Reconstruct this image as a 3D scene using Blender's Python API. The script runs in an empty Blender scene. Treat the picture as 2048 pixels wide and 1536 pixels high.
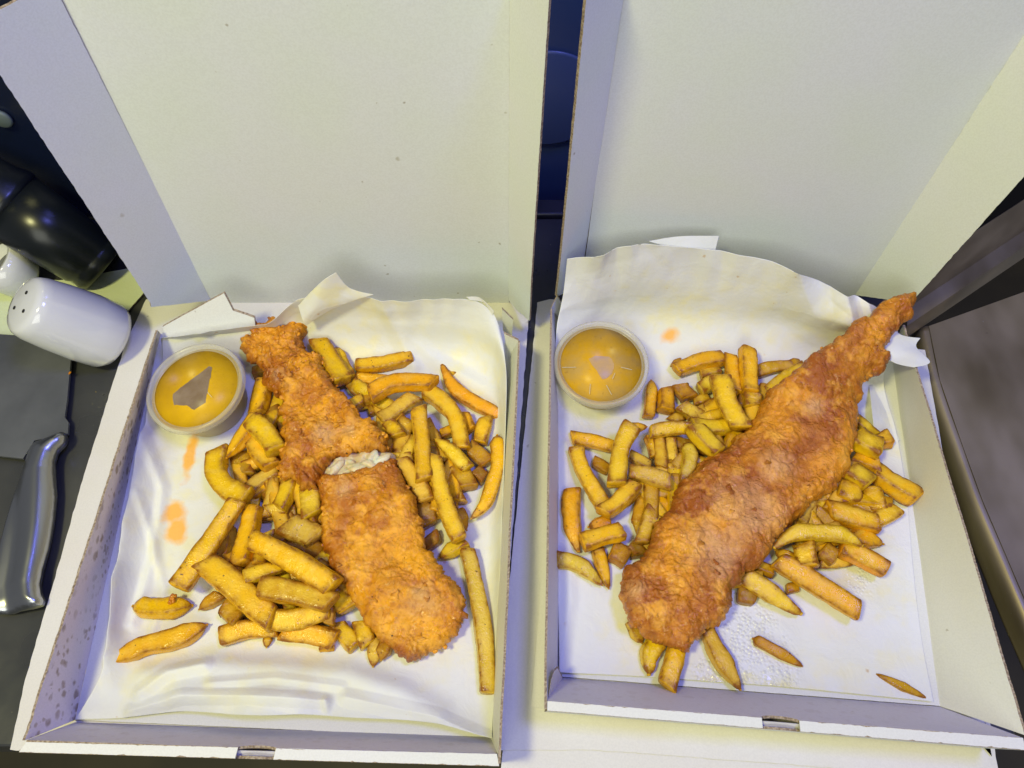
import bpy, bmesh, math, random
import numpy as np
from mathutils import Vector
from mathutils.geometry import delaunay_2d_cdt

# ------------------------------------------------------------------ camera, room light, lamps
scn = bpy.context.scene
scn.render.resolution_x, scn.render.resolution_y = 1024, 768
F_PX, CAM_H, TILT = 1530.0, 0.5, math.radians(30)
cam_d = bpy.data.cameras.new("camera"); cam = bpy.data.objects.new("camera", cam_d)
scn.collection.objects.link(cam); scn.camera = cam
cam_d.sensor_width = 36.0; cam_d.lens = 36.0 * F_PX / 2048.0
cam_d.clip_start = 0.01; cam_d.clip_end = 50
cam.location = (0, 0, CAM_H); cam.rotation_euler = (TILT, 0, 0)

world = bpy.data.worlds.new("World"); scn.world = world; world.use_nodes = True
bg = world.node_tree.nodes["Background"]
bg.inputs[0].default_value = (0.60, 0.62, 0.68, 1); bg.inputs[1].default_value = 0.29

def lamp(name, loc, target, size, power, color, spread=180, sy=None):
    d = bpy.data.lights.new(name, 'AREA'); d.energy = power; d.color = color; d.size = size
    if sy: d.shape = 'RECTANGLE'; d.size_y = sy
    d.spread = math.radians(spread)
    o = bpy.data.objects.new(name, d); scn.collection.objects.link(o); o.location = loc
    o.rotation_euler = (Vector(target) - Vector(loc)).to_track_quat('-Z', 'Y').to_euler()
    return o
lamp("ceiling_lamp_warm", (-0.56, -0.16, 1.38), (0, 0.2, 0), 0.19, 15.5, (1.0, 0.95, 0.41))
lamp("ceiling_lamp_blue", (0.45, 0.15, 1.5), (0, 0.2, 0), 0.26, 13.0, (0.19, 0.21, 1.0))
lamp("added_front_fill", (-0.22, -1.15, 1.05), (0, 0.25, 0.05), 1.0, 12.0, (0.98, 1.0, 0.86))  # added soft fill from the front, brightens lids and flaps

scn.view_settings.view_transform = 'Standard'; scn.view_settings.look = 'None'
scn.view_settings.exposure = -0.06; scn.view_settings.gamma = 1.0
scn.render.engine = 'CYCLES'; scn.cycles.use_denoising = True; scn.cycles.max_bounces = 8

# ------------------------------------------------------------------ survey helpers (photo sighting -> point of the place)
_ct, _st = math.cos(TILT), math.sin(TILT)
def P(u, v, z=0.0):
    a, b = (u - 1024) / F_PX, (v - 768) / F_PX
    dx, dy, dz = a, _st - b * _ct, -_ct - b * _st
    t = (z - CAM_H) / dz
    return np.array([dx * t, dy * t, z])
def PY(u, v, y):
    a, b = (u - 1024) / F_PX, (v - 768) / F_PX
    dx, dy, dz = a, _st - b * _ct, -_ct - b * _st
    t = y / dy
    return np.array([dx * t, y, CAM_H + dz * t])
CROP = {'A': (440, 580, 2048 / 620), 'B': (320, 900, 2048 / 740), 'C': (1080, 580, 1755 / 480), 'D': (1080, 900, 1654 / 560),
        'E': (1440, 560, 1729 / 608), 'F': (1440, 1000, 1742 / 608), 'G': (0, 1100, 2048 / 700), 'W': (0, 0, 1.0)}
def full(c, p):
    ox, oy, s = CROP[c]; return (ox + p[0] / s, oy + p[1] / s)

# ------------------------------------------------------------------ numpy noise
def _h(ix, iy, iz, seed):
    n = (ix.astype(np.int64) * 374761393 + iy.astype(np.int64) * 668265263 + iz.astype(np.int64) * 2147483647 + seed * 974634777) & 0xFFFFFFFF
    n = ((n ^ (n >> 13)) * 1274126177) & 0xFFFFFFFF
    n = ((n ^ (n >> 16)) * 2246822519) & 0xFFFFFFFF
    return ((n ^ (n >> 15)) & 0xFFFFFF) / float(0xFFFFFF)
def vnoise(p, scale, seed=0):
    q = np.asarray(p, float) * scale + 1000.0
    i = np.floor(q); f = q - i; f = f * f * (3 - 2 * f); i = i.astype(np.int64)
    r = 0
    for a in (0, 1):
        for b in (0, 1):
            for c in (0, 1):
                w = (f[:, 0] if a else 1 - f[:, 0]) * (f[:, 1] if b else 1 - f[:, 1]) * (f[:, 2] if c else 1 - f[:, 2])
                r = r + w * _h(i[:, 0] + a, i[:, 1] + b, i[:, 2] + c, seed)
    return r * 2 - 1
def fbm(p, scale, octv=4, seed=0, gain=0.5):
    r = 0; a = 1.0; t = 0
    for k in range(octv):
        r = r + a * vnoise(p, scale * 2 ** k, seed + k * 17); t += a; a *= gain
    return r / t
def ridged(p, scale, octv=3, seed=0):
    r = 0; a = 1.0; t = 0
    for k in range(octv):
        r = r + a * (1 - np.abs(vnoise(p, scale * 2 ** k, seed + 31 * k))) ** 2; t += a; a *= 0.5
    return r / t

# ------------------------------------------------------------------ objects
COL = scn.collection
def put(name, label=None, cat=None, group=None, kind=None, parent=None, data=None, loc=(0, 0, 0)):
    o = bpy.data.objects.new(name, data); COL.objects.link(o); o.location = loc
    if label: o['label'] = label
    if cat: o['category'] = cat
    if group: o['group'] = group
    if kind: o['kind'] = kind
    if parent: o.parent = parent
    return o
def mesh(name, V, Fs, mats, parent=None, smooth=True, midx=None, attrs=None, **kw):
    """V in place coordinates; the object's origin goes to the base of the shape (or stays at its parent's)."""
    V = np.asarray(V, float)
    if parent is None:
        org = np.array([(V[:, 0].min() + V[:, 0].max()) / 2, (V[:, 1].min() + V[:, 1].max()) / 2, V[:, 2].min()])
    else:
        org = np.zeros(3); 
    poff = np.array(parent.location) if parent is not None else np.zeros(3)
    me = bpy.data.meshes.new(name)
    L = (V - org - poff) if parent is not None else (V - org)
    me.from_pydata([tuple(r) for r in L], [], [tuple(int(i) for i in f) for f in Fs])
    for m in (mats if isinstance(mats, (list, tuple)) else [mats]): me.materials.append(m)
    if smooth: me.polygons.foreach_set('use_smooth', [True] * len(me.polygons))
    if midx is not None: me.polygons.foreach_set('material_index', [int(i) for i in midx])
    for an, av in (attrs or {}).items():
        a = me.attributes.new(an, 'FLOAT', 'POINT'); a.data.foreach_set('value', np.asarray(av, np.float32))
    me.update()
    return put(name, parent=parent, data=me, loc=tuple(org) if parent is None else (0, 0, 0), **kw)

# ------------------------------------------------------------------ materials
class NT:
    def __init__(s, name):
        s.m = bpy.data.materials.new(name); s.m.use_nodes = True; s.t = s.m.node_tree; s.b = s.t.nodes['Principled BSDF']
    def n(s, typ, **kw):
        x = s.t.nodes.new(typ)
        for k, v in kw.items():
            if hasattr(x, k): setattr(x, k, v)
            else: x.inputs[k.replace('_', ' ')].default_value = v
        return x
    def l(s, a, b): s.t.links.new(a, b)
    def coord(s, kind='Object', rnd=False):
        tc = s.n('ShaderNodeTexCoord').outputs[kind]
        if not rnd: return tc
        oi = s.n('ShaderNodeObjectInfo'); mu = s.n('ShaderNodeVectorMath', operation='MULTIPLY_ADD')
        s.l(oi.outputs['Random'], mu.inputs[0]); mu.inputs[1].default_value = (3.1, 5.7, 2.3); s.l(tc, mu.inputs[2]); return mu.outputs[0]
    def noise(s, co, scale, detail=3, rough=0.5, dist=0.0):
        x = s.n('ShaderNodeTexNoise'); x.inputs['Scale'].default_value = scale; x.inputs['Detail'].default_value = detail
        x.inputs['Roughness'].default_value = rough; x.inputs['Distortion'].default_value = dist; s.l(co, x.inputs['Vector']); return x.outputs['Fac']
    def ramp(s, fac, stops):
        x = s.n('ShaderNodeValToRGB'); cr = x.color_ramp
        while len(cr.elements) < len(stops): cr.elements.new(0.5)
        for e, (p, c) in zip(cr.elements, stops):
            e.position = p; e.color = (c, c, c, 1) if isinstance(c, (int, float)) else (*c, 1)
        s.l(fac, x.inputs[0]); return x.outputs[0]
    def mix(s, fac, a, b, typ='MIX'):
        x = s.n('ShaderNodeMix', data_type='RGBA', blend_type=typ)
        for sock, v in ((x.inputs[0], fac), (x.inputs[6], a), (x.inputs[7], b)):
            if isinstance(v, (int, float)): sock.default_value = v
            elif isinstance(v, tuple): sock.default_value = (*v, 1)
            else: s.l(v, sock)
        return x.outputs[2]
    def math(s, op, a, b=0.0, c=None, clamp=False):
        x = s.n('ShaderNodeMath', operation=op); x.use_clamp = clamp
        for i, v in enumerate((a, b, c)):
            if v is None: continue
            if isinstance(v, (int, float)): x.inputs[i].default_value = v
            else: s.l(v, x.inputs[i])
        return x.outputs[0]
    def bump(s, h, strength, dist, prev=None):
        x = s.n('ShaderNodeBump'); x.inputs['Strength'].default_value = strength; x.inputs['Distance'].default_value = dist
        s.l(h, x.inputs['Height'])
        if prev is not None: s.l(prev, x.inputs['Normal'])
        s.l(x.outputs[0], s.b.inputs['Normal']); return x.outputs[0]
    def attr(s, name):
        x = s.n('ShaderNodeAttribute'); x.attribute_name = name; return x.outputs['Fac']
    def set(s, **kw):
        for k, v in kw.items():
            k = k.replace('_', ' ')
            if isinstance(v, (int, float)): s.b.inputs[k].default_value = v
            elif isinstance(v, tuple): s.b.inputs[k].default_value = (*v, 1) if k == "Base Color" else v
            else: s.l(v, s.b.inputs[k])
        return s
    def spots(s, scale, radius, soft=0.4, thr=0.5, seed=0.0, dens=8.0):
        """small scattered round-ish stains"""
        co = s.n('ShaderNodeNewGeometry').outputs['Position']
        ad = s.n('ShaderNodeVectorMath', operation='ADD'); s.l(co, ad.inputs[0]); ad.inputs[1].default_value = (seed, seed * 1.7, seed * .3)
        wn = s.n('ShaderNodeTexNoise'); wn.inputs['Scale'].default_value = scale * 1.5; s.l(ad.outputs[0], wn.inputs['Vector'])
        wa = s.n('ShaderNodeVectorMath', operation='MULTIPLY_ADD'); s.l(wn.outputs['Color'], wa.inputs[0]); wa.inputs[1].default_value = (.5 / scale,) * 3; s.l(ad.outputs[0], wa.inputs[2])
        v = s.n('ShaderNodeTexVoronoi'); v.inputs['Scale'].default_value = scale; s.l(wa.outputs[0], v.inputs['Vector'])
        sep = s.n('ShaderNodeSeparateColor'); s.l(v.outputs['Color'], sep.inputs[0])
        rad = s.math('MULTIPLY', sep.outputs[0], radius)
        d = s.math('SUBTRACT', rad, v.outputs['Distance'])
        m = s.math('MULTIPLY', d, 1 / (radius * soft), clamp=True)
        keep = s.math('GREATER_THAN', sep.outputs[1], thr)
        return s.math('MULTIPLY', m, keep)
    def blob(s, cx, cy, rx, ry, soft=0.5, wob=0.35, rot=0.0, z=None):
        """one stain centred on a place of the tabletop"""
        co = s.n('ShaderNodeNewGeometry').outputs['Position']
        mp = s.n('ShaderNodeMapping', vector_type='TEXTURE'); s.l(co, mp.inputs[0])
        mp.inputs['Location'].default_value = (cx, cy, 0); mp.inputs['Rotation'].default_value = (0, 0, rot); mp.inputs['Scale'].default_value = (rx, ry, 1000)
        ln = s.n('ShaderNodeVectorMath', operation='LENGTH'); s.l(mp.outputs[0], ln.inputs[0])
        nz = s.noise(co, 90, 3)
        w = s.math('MULTIPLY_ADD', s.math('SUBTRACT', nz, 0.5), wob * 4, ln.outputs['Value'])
        return s.math('MULTIPLY', s.math('SUBTRACT', 1.0, w), 1 / soft, clamp=True)

def board_mat(name, base, warm=(0.60, 0.58, 0.47), spot=0.0, kraft=False):
    n = NT(name); co = n.n('ShaderNodeNewGeometry').outputs['Position']
    c = n.mix(n.ramp(n.noise(co, 14, 3), [(0.35, 0.0), (0.7, 0.6)]), base, warm)
    c = n.mix(n.ramp(n.noise(co, 7, 3, .5, .8), [(0.42, 0.0), (0.62, 0.35)]), c, (min(base[0] + .01, .8), base[1] * .975, min(base[2] + .06, .82)))  # faint lavender patches: coloured lamp light painted into the board
    c = n.mix(n.ramp(n.noise(co, 900, 2), [(0.4, 0.0), (0.62, 0.10)]), c, (0.35, 0.35, 0.33))
    sp = n.spots(60, 0.14, 0.5, 0.93, 2.0); c = n.mix(n.math('MULTIPLY', sp, 0.55), c, (0.33, 0.30, 0.20))
    sp = n.spots(150, 0.22, 0.6, 0.965, 5.0); c = n.mix(n.math('MULTIPLY', sp, 0.7), c, (0.26, 0.22, 0.14))
    if spot:
        big = n.spots(150, 0.62, 0.35, 0.25, 1.0); zone = n.ramp(n.noise(co, 18, 2), [(0.35, 0.35), (0.5, 1.0)])
        c = n.mix(n.math('MULTIPLY', n.math('MULTIPLY', big, zone), spot), c, (0.32, 0.25, 0.19))
        big = n.spots(280, 0.6, 0.4, 0.4, 9.0)
        c = n.mix(n.math('MULTIPLY', n.math('MULTIPLY', big, zone), spot * .8), c, (0.36, 0.28, 0.21))
    fib = n.noise(co, 420, 3)
    n.bump(fib, 0.12, 0.0006)
    n.set(Base_Color=c, Roughness=0.62, Specular_IOR_Level=0.3)
    return n.m
def ruled_wall(name, b0, b1, t0, t1, th, mat, parent, seed=0, jag=.0003, wave=.0004):
    """upstanding side wall between a floor line b0-b1 and a rim line t0-t1, cut rim slightly ragged"""
    n = 150; A = np.zeros((n, 6, 3))
    for i in range(n):
        u = i / (n - 1); b = b0 + (b1 - b0) * u; t = t0 + (t1 - t0) * u
        for j in range(6): A[i, j] = b + (t - b) * j / 5
    Xf = A[:, 5, :]; A[:, 5, 2] += jag * (fbm(Xf, 500, 3, seed) * 1.5 + .8 * fbm(Xf, 60, 2, seed)); A[:, :, 0] += wave * fbm(A.reshape(-1, 3), 25, 2, seed + 4).reshape(n, 6)
    top = A.reshape(-1, 3); m = len(top); bot = top + np.array([th, 0, 0]); g = gridfaces(n, 6); Fs = g + [tuple(m + q for q in f[::-1]) for f in g]
    rim = [i * 6 for i in range(n)] + [(n - 1) * 6 + j for j in range(1, 6)] + [i * 6 + 5 for i in range(n - 2, -1, -1)] + [j for j in range(4, 0, -1)]
    for p, q in zip(rim, rim[1:] + rim[:1]): Fs.append((p, q, m + q, m + p))
    return mesh(name, np.vstack([top, bot]), Fs, [mat, KRAFT], parent, smooth=False, midx=[0] * (2 * len(g)) + [1] * len(rim))
BOARD = board_mat("white_board", (0.68, 0.69, 0.65), warm=(.68, .67, .57))
BOARD_SPOT = board_mat("spotted_board", (0.76, 0.71, 0.74), warm=(.74, .69, .66), spot=0.85)  # grease speckles; base lifted in place of fill light on this wall
SHEETM = board_mat("sheet_card", (0.66, 0.65, 0.60), warm=(0.62, 0.58, 0.50))
def kraft():
    n = NT("kraft_edge"); co = n.n('ShaderNodeNewGeometry').outputs['Position']
    c = n.ramp(n.noise(co, 700, 2), [(0.35, (0.20, 0.145, 0.095)), (0.5, (0.32, 0.245, 0.165)), (0.65, (0.44, 0.36, 0.26))])
    n.set(Base_Color=c, Roughness=0.85); n.bump(n.noise(co, 1200, 2), 0.8, 0.001); return n.m
KRAFT = kraft()

def paper_mat(name, blobs_o, blobs_g, glisten):
    n = NT(name); co = n.n('ShaderNodeNewGeometry').outputs['Position']
    c = n.mix(n.ramp(n.noise(co, 20, 3), [(0.4, 0.0), (0.7, 1.0)]), (0.70, 0.71, 0.70), (0.69, 0.70, 0.62))
    g = None
    for b in blobs_g:
        m = n.blob(*b); g = m if g is None else n.math('MAXIMUM', g, m)
    gm = n.ramp(n.noise(co, 70, 4), [(0.45, 0.25), (0.62, 1.0)])
    if g is not None:
        g = n.math('MULTIPLY', g, gm); c = n.mix(n.math('MULTIPLY', g, 0.8), c, (0.75, 0.71, 0.42))
    for b in blobs_o:
        m = n.blob(*b); c = n.mix(n.math('MULTIPLY', m, 0.95), c, (0.86, 0.44, 0.07))
    sp = n.spots(70, 0.16, 0.5, 0.9, 4.0); c = n.mix(n.math('MULTIPLY', sp, 0.35), c, (0.62, 0.45, 0.20))
    sp = n.spots(190, 0.3, 0.5, 0.95, 8.0); c = n.mix(n.math('MULTIPLY', sp, 0.6), c, (0.50, 0.30, 0.10))
    bub = None
    for b in glisten:
        m = n.blob(*b); bub = m if bub is None else n.math('MAXIMUM', bub, m)
    rough = n.math('SUBTRACT', 0.58, n.math('MULTIPLY', g, 0.2) if g is not None else 0.0)
    h1 = n.noise(co, 60, 4, 0.6, 0.6)
    nb = n.bump(h1, 0.35, 0.002)
    nb = n.bump(n.noise(co, 320, 3), 0.12, 0.0006, nb)
    if bub is not None:
        rough = n.math('SUBTRACT', rough, n.math('MULTIPLY', bub, 0.32), clamp=True)
        v = n.n('ShaderNodeTexVoronoi'); v.inputs['Scale'].default_value = 420; n.l(co, v.inputs['Vector'])
        hh = n.math('MULTIPLY', n.ramp(v.outputs['Distance'], [(0.0, 1.0), (0.6, 0.0)]), bub)
        n.bump(hh, 0.55, 0.0012, nb)
    n.set(Base_Color=c, Roughness=rough, Specular_IOR_Level=0.32, Subsurface_Weight=0.0)
    return n.m

def chip_mat():
    n = NT("fried_potato"); co = n.coord('Object', True)
    oc = n.n('ShaderNodeObjectInfo').outputs['Color']
    big = n.noise(co, 70, 4, 0.6, 0.4)
    c = n.mix(n.ramp(big, [(0.42, 0.0), (0.68, 0.55)]), oc, n.mix(1.0, oc, (0.93, 0.84, 0.5), 'MULTIPLY'))
    c = n.mix(n.ramp(n.noise(co, 160, 3), [(0.5, 0.0), (0.7, 0.35)]), c, n.mix(0.6, oc, (0.72, 0.55, 0.16)))
    fine = n.noise(co, 950, 2)
    c = n.mix(n.ramp(fine, [(0.32, 0.4), (0.42, 0.0)]), c, n.mix(1.0, c, (0.75, 0.58, 0.4), 'MULTIPLY'))
    c = n.mix(n.ramp(n.noise(co, 620, 2), [(0.56, 0.0), (0.70, 0.35)]), c, n.mix(1.0, c, (1.2, 1.25, 2.0), 'MULTIPLY'))
    c = n.mix(n.math('MULTIPLY', n.attr('pale'), n.ramp(n.noise(co, 120, 3), [(0.35, .3), (0.6, 1.0)])), c, (0.84, 0.57, 0.04))
    br = n.math('MULTIPLY', n.attr('brown'), n.ramp(n.noise(co, 210, 4, 0.6), [(0.3, 0.25), (0.62, 1.15)]), clamp=True)
    c = n.mix(br, c, (0.26, 0.095, 0.008))
    spk = n.noise(co, 420, 1); c = n.mix(n.ramp(spk, [(0.74, 0.0), (0.77, 0.8)]), c, (0.08, 0.035, 0.012))
    r = n.ramp(n.noise(co, 130, 3), [(0.40, 0.14), (0.62, 0.42)])
    nb = n.bump(n.noise(co, 200, 4, 0.6), 0.55, 0.0014)
    nb = n.bump(n.noise(co, 800, 2), 0.3, 0.0004, nb)
    n.set(Base_Color=c, Roughness=r, Specular_IOR_Level=0.26, Subsurface_Weight=0.0, Subsurface_Radius=(1.0, 0.6, 0.1), Subsurface_Scale=0.0018)
    return n.m
CHIP = chip_mat()

def batter_mat(name, gold=(0.60, 0.235, 0.030), brown=(0.335, 0.098, 0.014), pale=(0.66, 0.36, 0.12), palew=0.0, gs=0.0):
    n = NT(name); co = n.coord('Object')
    low = n.noise(co, 26, 4, 0.6, 0.5)
    mid = n.noise(co, 85, 5, 0.65, 0.8)
    c = n.mix(n.ramp(low, [(0.40, 0.0), (0.60, 1.0)]), brown, gold)
    c = n.mix(n.ramp(mid, [(0.36, 0.6), (0.52, 0.0)]), c, n.mix(0.5, brown, (0.36, 0.10, 0.012)))
    c = n.mix(n.ramp(n.noise(co, 60, 3, 0.6), [(0.52, 0.0), (0.66, 0.8)]), c, n.mix(0.5, gold, (0.95, 0.50, 0.05)))
    c = n.mix(n.math('MULTIPLY', n.attr('pale'), 1.0, clamp=True), c, pale)
    c = n.mix(n.math('MULTIPLY', n.attr('brown'), n.ramp(mid, [(0.3, 0.8), (0.65, 0.25)]), clamp=True), c, (0.26, 0.070, 0.006))
    fl = n.ramp(n.noise(co, 330, 4, 0.7), [(0.33, 0.35), (0.45, 0.0)]); c = n.mix(fl, c, (0.30, 0.085, 0.012))
    fl = n.ramp(n.noise(co, 280, 3, 0.6, 1.0), [(0.60, 0.0), (0.72, 0.5)]); c = n.mix(fl, c, (0.78, 0.46, 0.15))
    sp = n.noise(co, 300, 1); c = n.mix(n.ramp(sp, [(0.775, 0.0), (0.80, 0.9)]), c, (0.02, 0.01, 0.006))
    nb = n.bump(n.noise(co, 110, 6, 0.6, 1.4), 0.7, 0.0030)
    nb = n.bump(n.noise(co, 560, 3, 0.6), 0.6, 0.0009, nb)
    n.set(Base_Color=c, Roughness=n.ramp(n.noise(co, 120, 3), [(0.44, 0.08), (0.60, 0.40)]), Specular_IOR_Level=0.40,
          Subsurface_Weight=0.0, Subsurface_Radius=(1.0, 0.35, 0.1), Subsurface_Scale=0.003)
    return n.m

def simple(name, col, rough=0.5, metal=0.0, spec=0.5, bumps=None, var=None, **kw):
    n = NT(name); co = n.coord('Object')
    c = col
    if var: c = n.mix(n.ramp(n.noise(co, var[0], 4), [(0.35, 0.0), (0.65, 1.0)]), col, var[1])
    n.set(Base_Color=c, Roughness=rough, Metallic=metal, Specular_IOR_Level=spec, **kw)
    if bumps: n.bump(n.noise(co, bumps[0], 3), bumps[1], bumps[2])
    return n.m

# ------------------------------------------------------------------ shape helpers
def jag_outline(pts, step, amp, seed=0, scale=900):
    """closed 3-D outline cut into short steps, nudged a little like torn or die-cut board"""
    pts = [np.asarray(p, float) for p in pts]; out = []
    for i, a in enumerate(pts):
        b = pts[(i + 1) % len(pts)]; k = max(1, int(np.linalg.norm(b - a) / step))
        for j in range(k): out.append(a + (b - a) * j / k)
    out = np.array(out)
    if amp:
        d = np.stack([vnoise(out, scale, seed + q) for q in range(3)], 1) * amp; out = out + d
    return out
def board(name, pts, thick, mat, parent, jag=0.00014, step=0.003, edge=None, seed=0, **kw):
    """flat board part: outline pts (3-D, planar), extruded by the vector thick, kraft-coloured cut edge"""
    Q = np.array(pts, float); c = Q.mean(0); nv = np.linalg.svd(Q - c)[2][2]   # board is flat: lay the outline into its mean plane
    o = jag_outline(Q, step, jag, seed); o = o - np.outer((o - c) @ nv, nv); n = len(o); t = np.asarray(thick, float)
    d = o + t
    V = np.vstack([o, d]); Fs = [tuple(range(n - 1, -1, -1)), tuple(range(n, 2 * n))]; mi = [0, 0]
    for i in range(n):
        j = (i + 1) % n; Fs.append((i, j, n + j, n + i)); mi.append(1)
    return mesh(name, V, Fs, [mat, edge or KRAFT], parent, smooth=False, midx=mi, **kw)
def catmull(G, nu, nv):
    """control grid G[r][c] of 3-D points -> dense grid"""
    G = np.asarray(G, float)
    def interp(A, n):
        m = A.shape[0]; t = np.linspace(0, m - 1, n); i = np.clip(np.floor(t).astype(int), 0, m - 2); f = (t - i)[:, None, None]
        g = lambda k: A[np.clip(k, 0, m - 1)]
        p0, p1, p2, p3 = g(i - 1), g(i), g(i + 1), g(i + 2)
        return 0.5 * ((2 * p1) + (-p0 + p2) * f + (2 * p0 - 5 * p1 + 4 * p2 - p3) * f ** 2 + (-p0 + 3 * p1 - 3 * p2 + p3) * f ** 3)
    A = interp(G, nu); A = interp(A.transpose(1, 0, 2), nv).transpose(1, 0, 2)
    return A
def gridfaces(nu, nv, off=0):
    return [(off + i * nv + j, off + i * nv + j + 1, off + (i + 1) * nv + j + 1, off + (i + 1) * nv + j) for i in range(nu - 1) for j in range(nv - 1)]
def sheet_solid(A, th=0.00012):
    """dense grid of points -> thin solid sheet (top, bottom, rim)"""
    nu, nv = A.shape[:2]; du = np.gradient(A, axis=0); dv = np.gradient(A, axis=1)
    N = np.cross(dv, du); N /= np.maximum(np.linalg.norm(N, axis=2, keepdims=True), 1e-9)
    N[N[:, :, 2] < 0] *= -1
    top = A.reshape(-1, 3); bot = (A - N * th).reshape(-1, 3); n = len(top)
    Fs = gridfaces(nu, nv) + [tuple(n + i for i in f[::-1]) for f in gridfaces(nu, nv)]
    rim = [i * nv for i in range(nu)] + [(nu - 1) * nv + j for j in range(1, nv)] + [i * nv + nv - 1 for i in range(nu - 2, -1, -1)] + [j for j in range(nv - 2, 0, -1)]
    for a, b in zip(rim, rim[1:] + rim[:1]): Fs.append((a, b, n + b, n + a))
    return np.vstack([top, bot]), Fs
def seg_dist(X, line):
    """2-D distance of points X to a polyline"""
    d = np.full(len(X), 1e9)
    for a, b in zip(line[:-1], line[1:]):
        a = np.array(a[:2]); b = np.array(b[:2]); ab = b - a; t = np.clip(((X - a) @ ab) / max(ab @ ab, 1e-12), 0, 1)
        d = np.minimum(d, np.linalg.norm(X - (a + t[:, None] * ab), axis=1))
    return d
def lathe(name, prof, mat, parent, c, axis=(0, 0, 1), seg=64, smooth=True, ell=(1, 1), caps=True, **kw):
    """profile [(r, h)] turned about axis through c"""
    ax = np.array(axis, float); ax /= np.linalg.norm(ax)
    x = np.cross([0, 1, 0], ax); x /= np.linalg.norm(x); y = np.cross(ax, x)
    V = []; Fs = []
    for r, h in prof:
        for k in range(seg):
            a = 2 * math.pi * k / seg; V.append(np.array(c) + ax * h + x * r * ell[0] * math.cos(a) + y * r * ell[1] * math.sin(a))
    m = len(prof)
    for i in range(m - 1):
        for k in range(seg): Fs.append((i * seg + k, i * seg + (k + 1) % seg, (i + 1) * seg + (k + 1) % seg, (i + 1) * seg + k))
    if caps and prof[0][0] > 1e-6: Fs.append(tuple(range(seg - 1, -1, -1)))
    if caps is True and prof[-1][0] > 1e-6: Fs.append(tuple(range((m - 1) * seg, m * seg)))
    o = mesh(name, V, Fs, mat, parent, smooth=smooth, **kw)
    bm = bmesh.new(); bm.from_mesh(o.data); bmesh.ops.recalc_face_normals(bm, faces=bm.faces); bm.to_mesh(o.data); bm.free(); return o
def inside(X, poly):
    poly = np.asarray(poly)[:, :2]; r = np.zeros(len(X), bool); n = len(poly)
    for i in range(n):
        a, b = poly[i], poly[(i + 1) % n]
        if a[1] == b[1]: continue
        c = ((a[1] > X[:, 1]) != (b[1] > X[:, 1])) & (X[:, 0] < (b[0] - a[0]) * (X[:, 1] - a[1]) / (b[1] - a[1]) + a[0]); r ^= c
    return r

# ------------------------------------------------------------------ the setting: counter, floor behind and below
def slab(name, x0, x1, y0, y1, z0, z1, mat, bev=0.0, parent=None, **kw):
    V = [(x, y, z) for z in (z0, z1) for y in (y0, y1) for x in (x0, x1)]
    Fs = [(0, 2, 3, 1), (4, 5, 7, 6), (0, 1, 5, 4), (2, 6, 7, 3), (0, 4, 6, 2), (1, 3, 7, 5)]
    o = mesh(name, V, Fs, mat, parent, smooth=False, **kw)
    if bev:
        b = o.modifiers.new('bevel', 'BEVEL'); b.width = bev; b.segments = 3
    return o
def counter_mat():
    n = NT("dark_steel_counter"); co = n.n('ShaderNodeNewGeometry').outputs['Position']
    c = n.mix(n.ramp(n.noise(co, 9, 4), [(0.35, 0.0), (0.65, 1.0)]), (0.05, 0.053, 0.06), (0.11, 0.11, 0.10))
    dust = n.spots(260, 0.12, 0.5, 0.8, 3.0); c = n.mix(dust, c, (0.35, 0.32, 0.2))
    dust = n.spots(90, 0.10, 0.5, 0.9, 6.0); c = n.mix(n.math('MULTIPLY', dust, .8), c, (0.30, 0.23, 0.06))
    n.set(Base_Color=c, Metallic=0.55, Roughness=n.ramp(n.noise(co, 22, 4), [(0.3, 0.22), (0.7, 0.42)])); n.bump(n.noise(co, 30, 3), 0.15, 0.003)
    return n.m
CTR = counter_mat()
slab("counter", -0.55, 0.305, 0.041, 0.46, -0.045, -0.006, CTR, 0.003, kind='structure')
slab("floor", -1.5, 1.5, -1.0, 1.8, -0.95, -0.90, simple("dark_floor", (0.035, 0.03, 0.022), 0.6, var=(6, (0.06, 0.05, 0.03))), kind='structure')
slab("back_wall", -1.5, 1.5, 1.2, 1.25, -0.90, 1.0, simple("dark_wall", (0.006, 0.006, 0.008), 0.6, var=(3, (0.01, 0.01, 0.014))), kind='structure')

# ------------------------------------------------------------------ stacked card sheets under the boxes
def card_sheet(pts, z, label, seed, group='loose white card sheets under the boxes', mat=None, jag=0.0004):
    q = [P(u, v, z) for u, v in pts]
    board("card_sheet", q, (0, 0, -0.0009), mat or SHEETM, None, jag=jag, step=0.004, edge=mat or SHEETM, seed=seed, label=label, cat='card sheet', group=group)
card_sheet([(292, 598), (250, 690), (165, 960), (100, 1190), (50, 1360), (20, 1500), (990, 1528), (1060, 600)], -0.0012, "white card sheet showing along the outer edge of the box with the broken fish", 3)
card_sheet([(1075, 605), (985, 1500), (1190, 1500), (2000, 1560), (1850, 700), (1100, 598)], -0.0026, "cream card sheet filling the narrow gap between the two boxes", 5)
card_sheet([(1120, 700), (1062, 1415), (1440, 1440), (1981, 1466), (1978, 1482), (1986, 1494), (1984, 1513), (1960, 1400), (1850, 700)], -0.0010, "top white sheet with a torn corner poking out below the whole fish box", 7)
card_sheet([(1120, 700), (1010, 1450), (1000, 1560), (1300, 1580), (1944, 1590), (1950, 1545), (1943, 1535), (1957, 1522), (1945, 1440), (1850, 700)], -0.0042, "lowest white sheet with a ragged corner below the whole fish box", 8)

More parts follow.
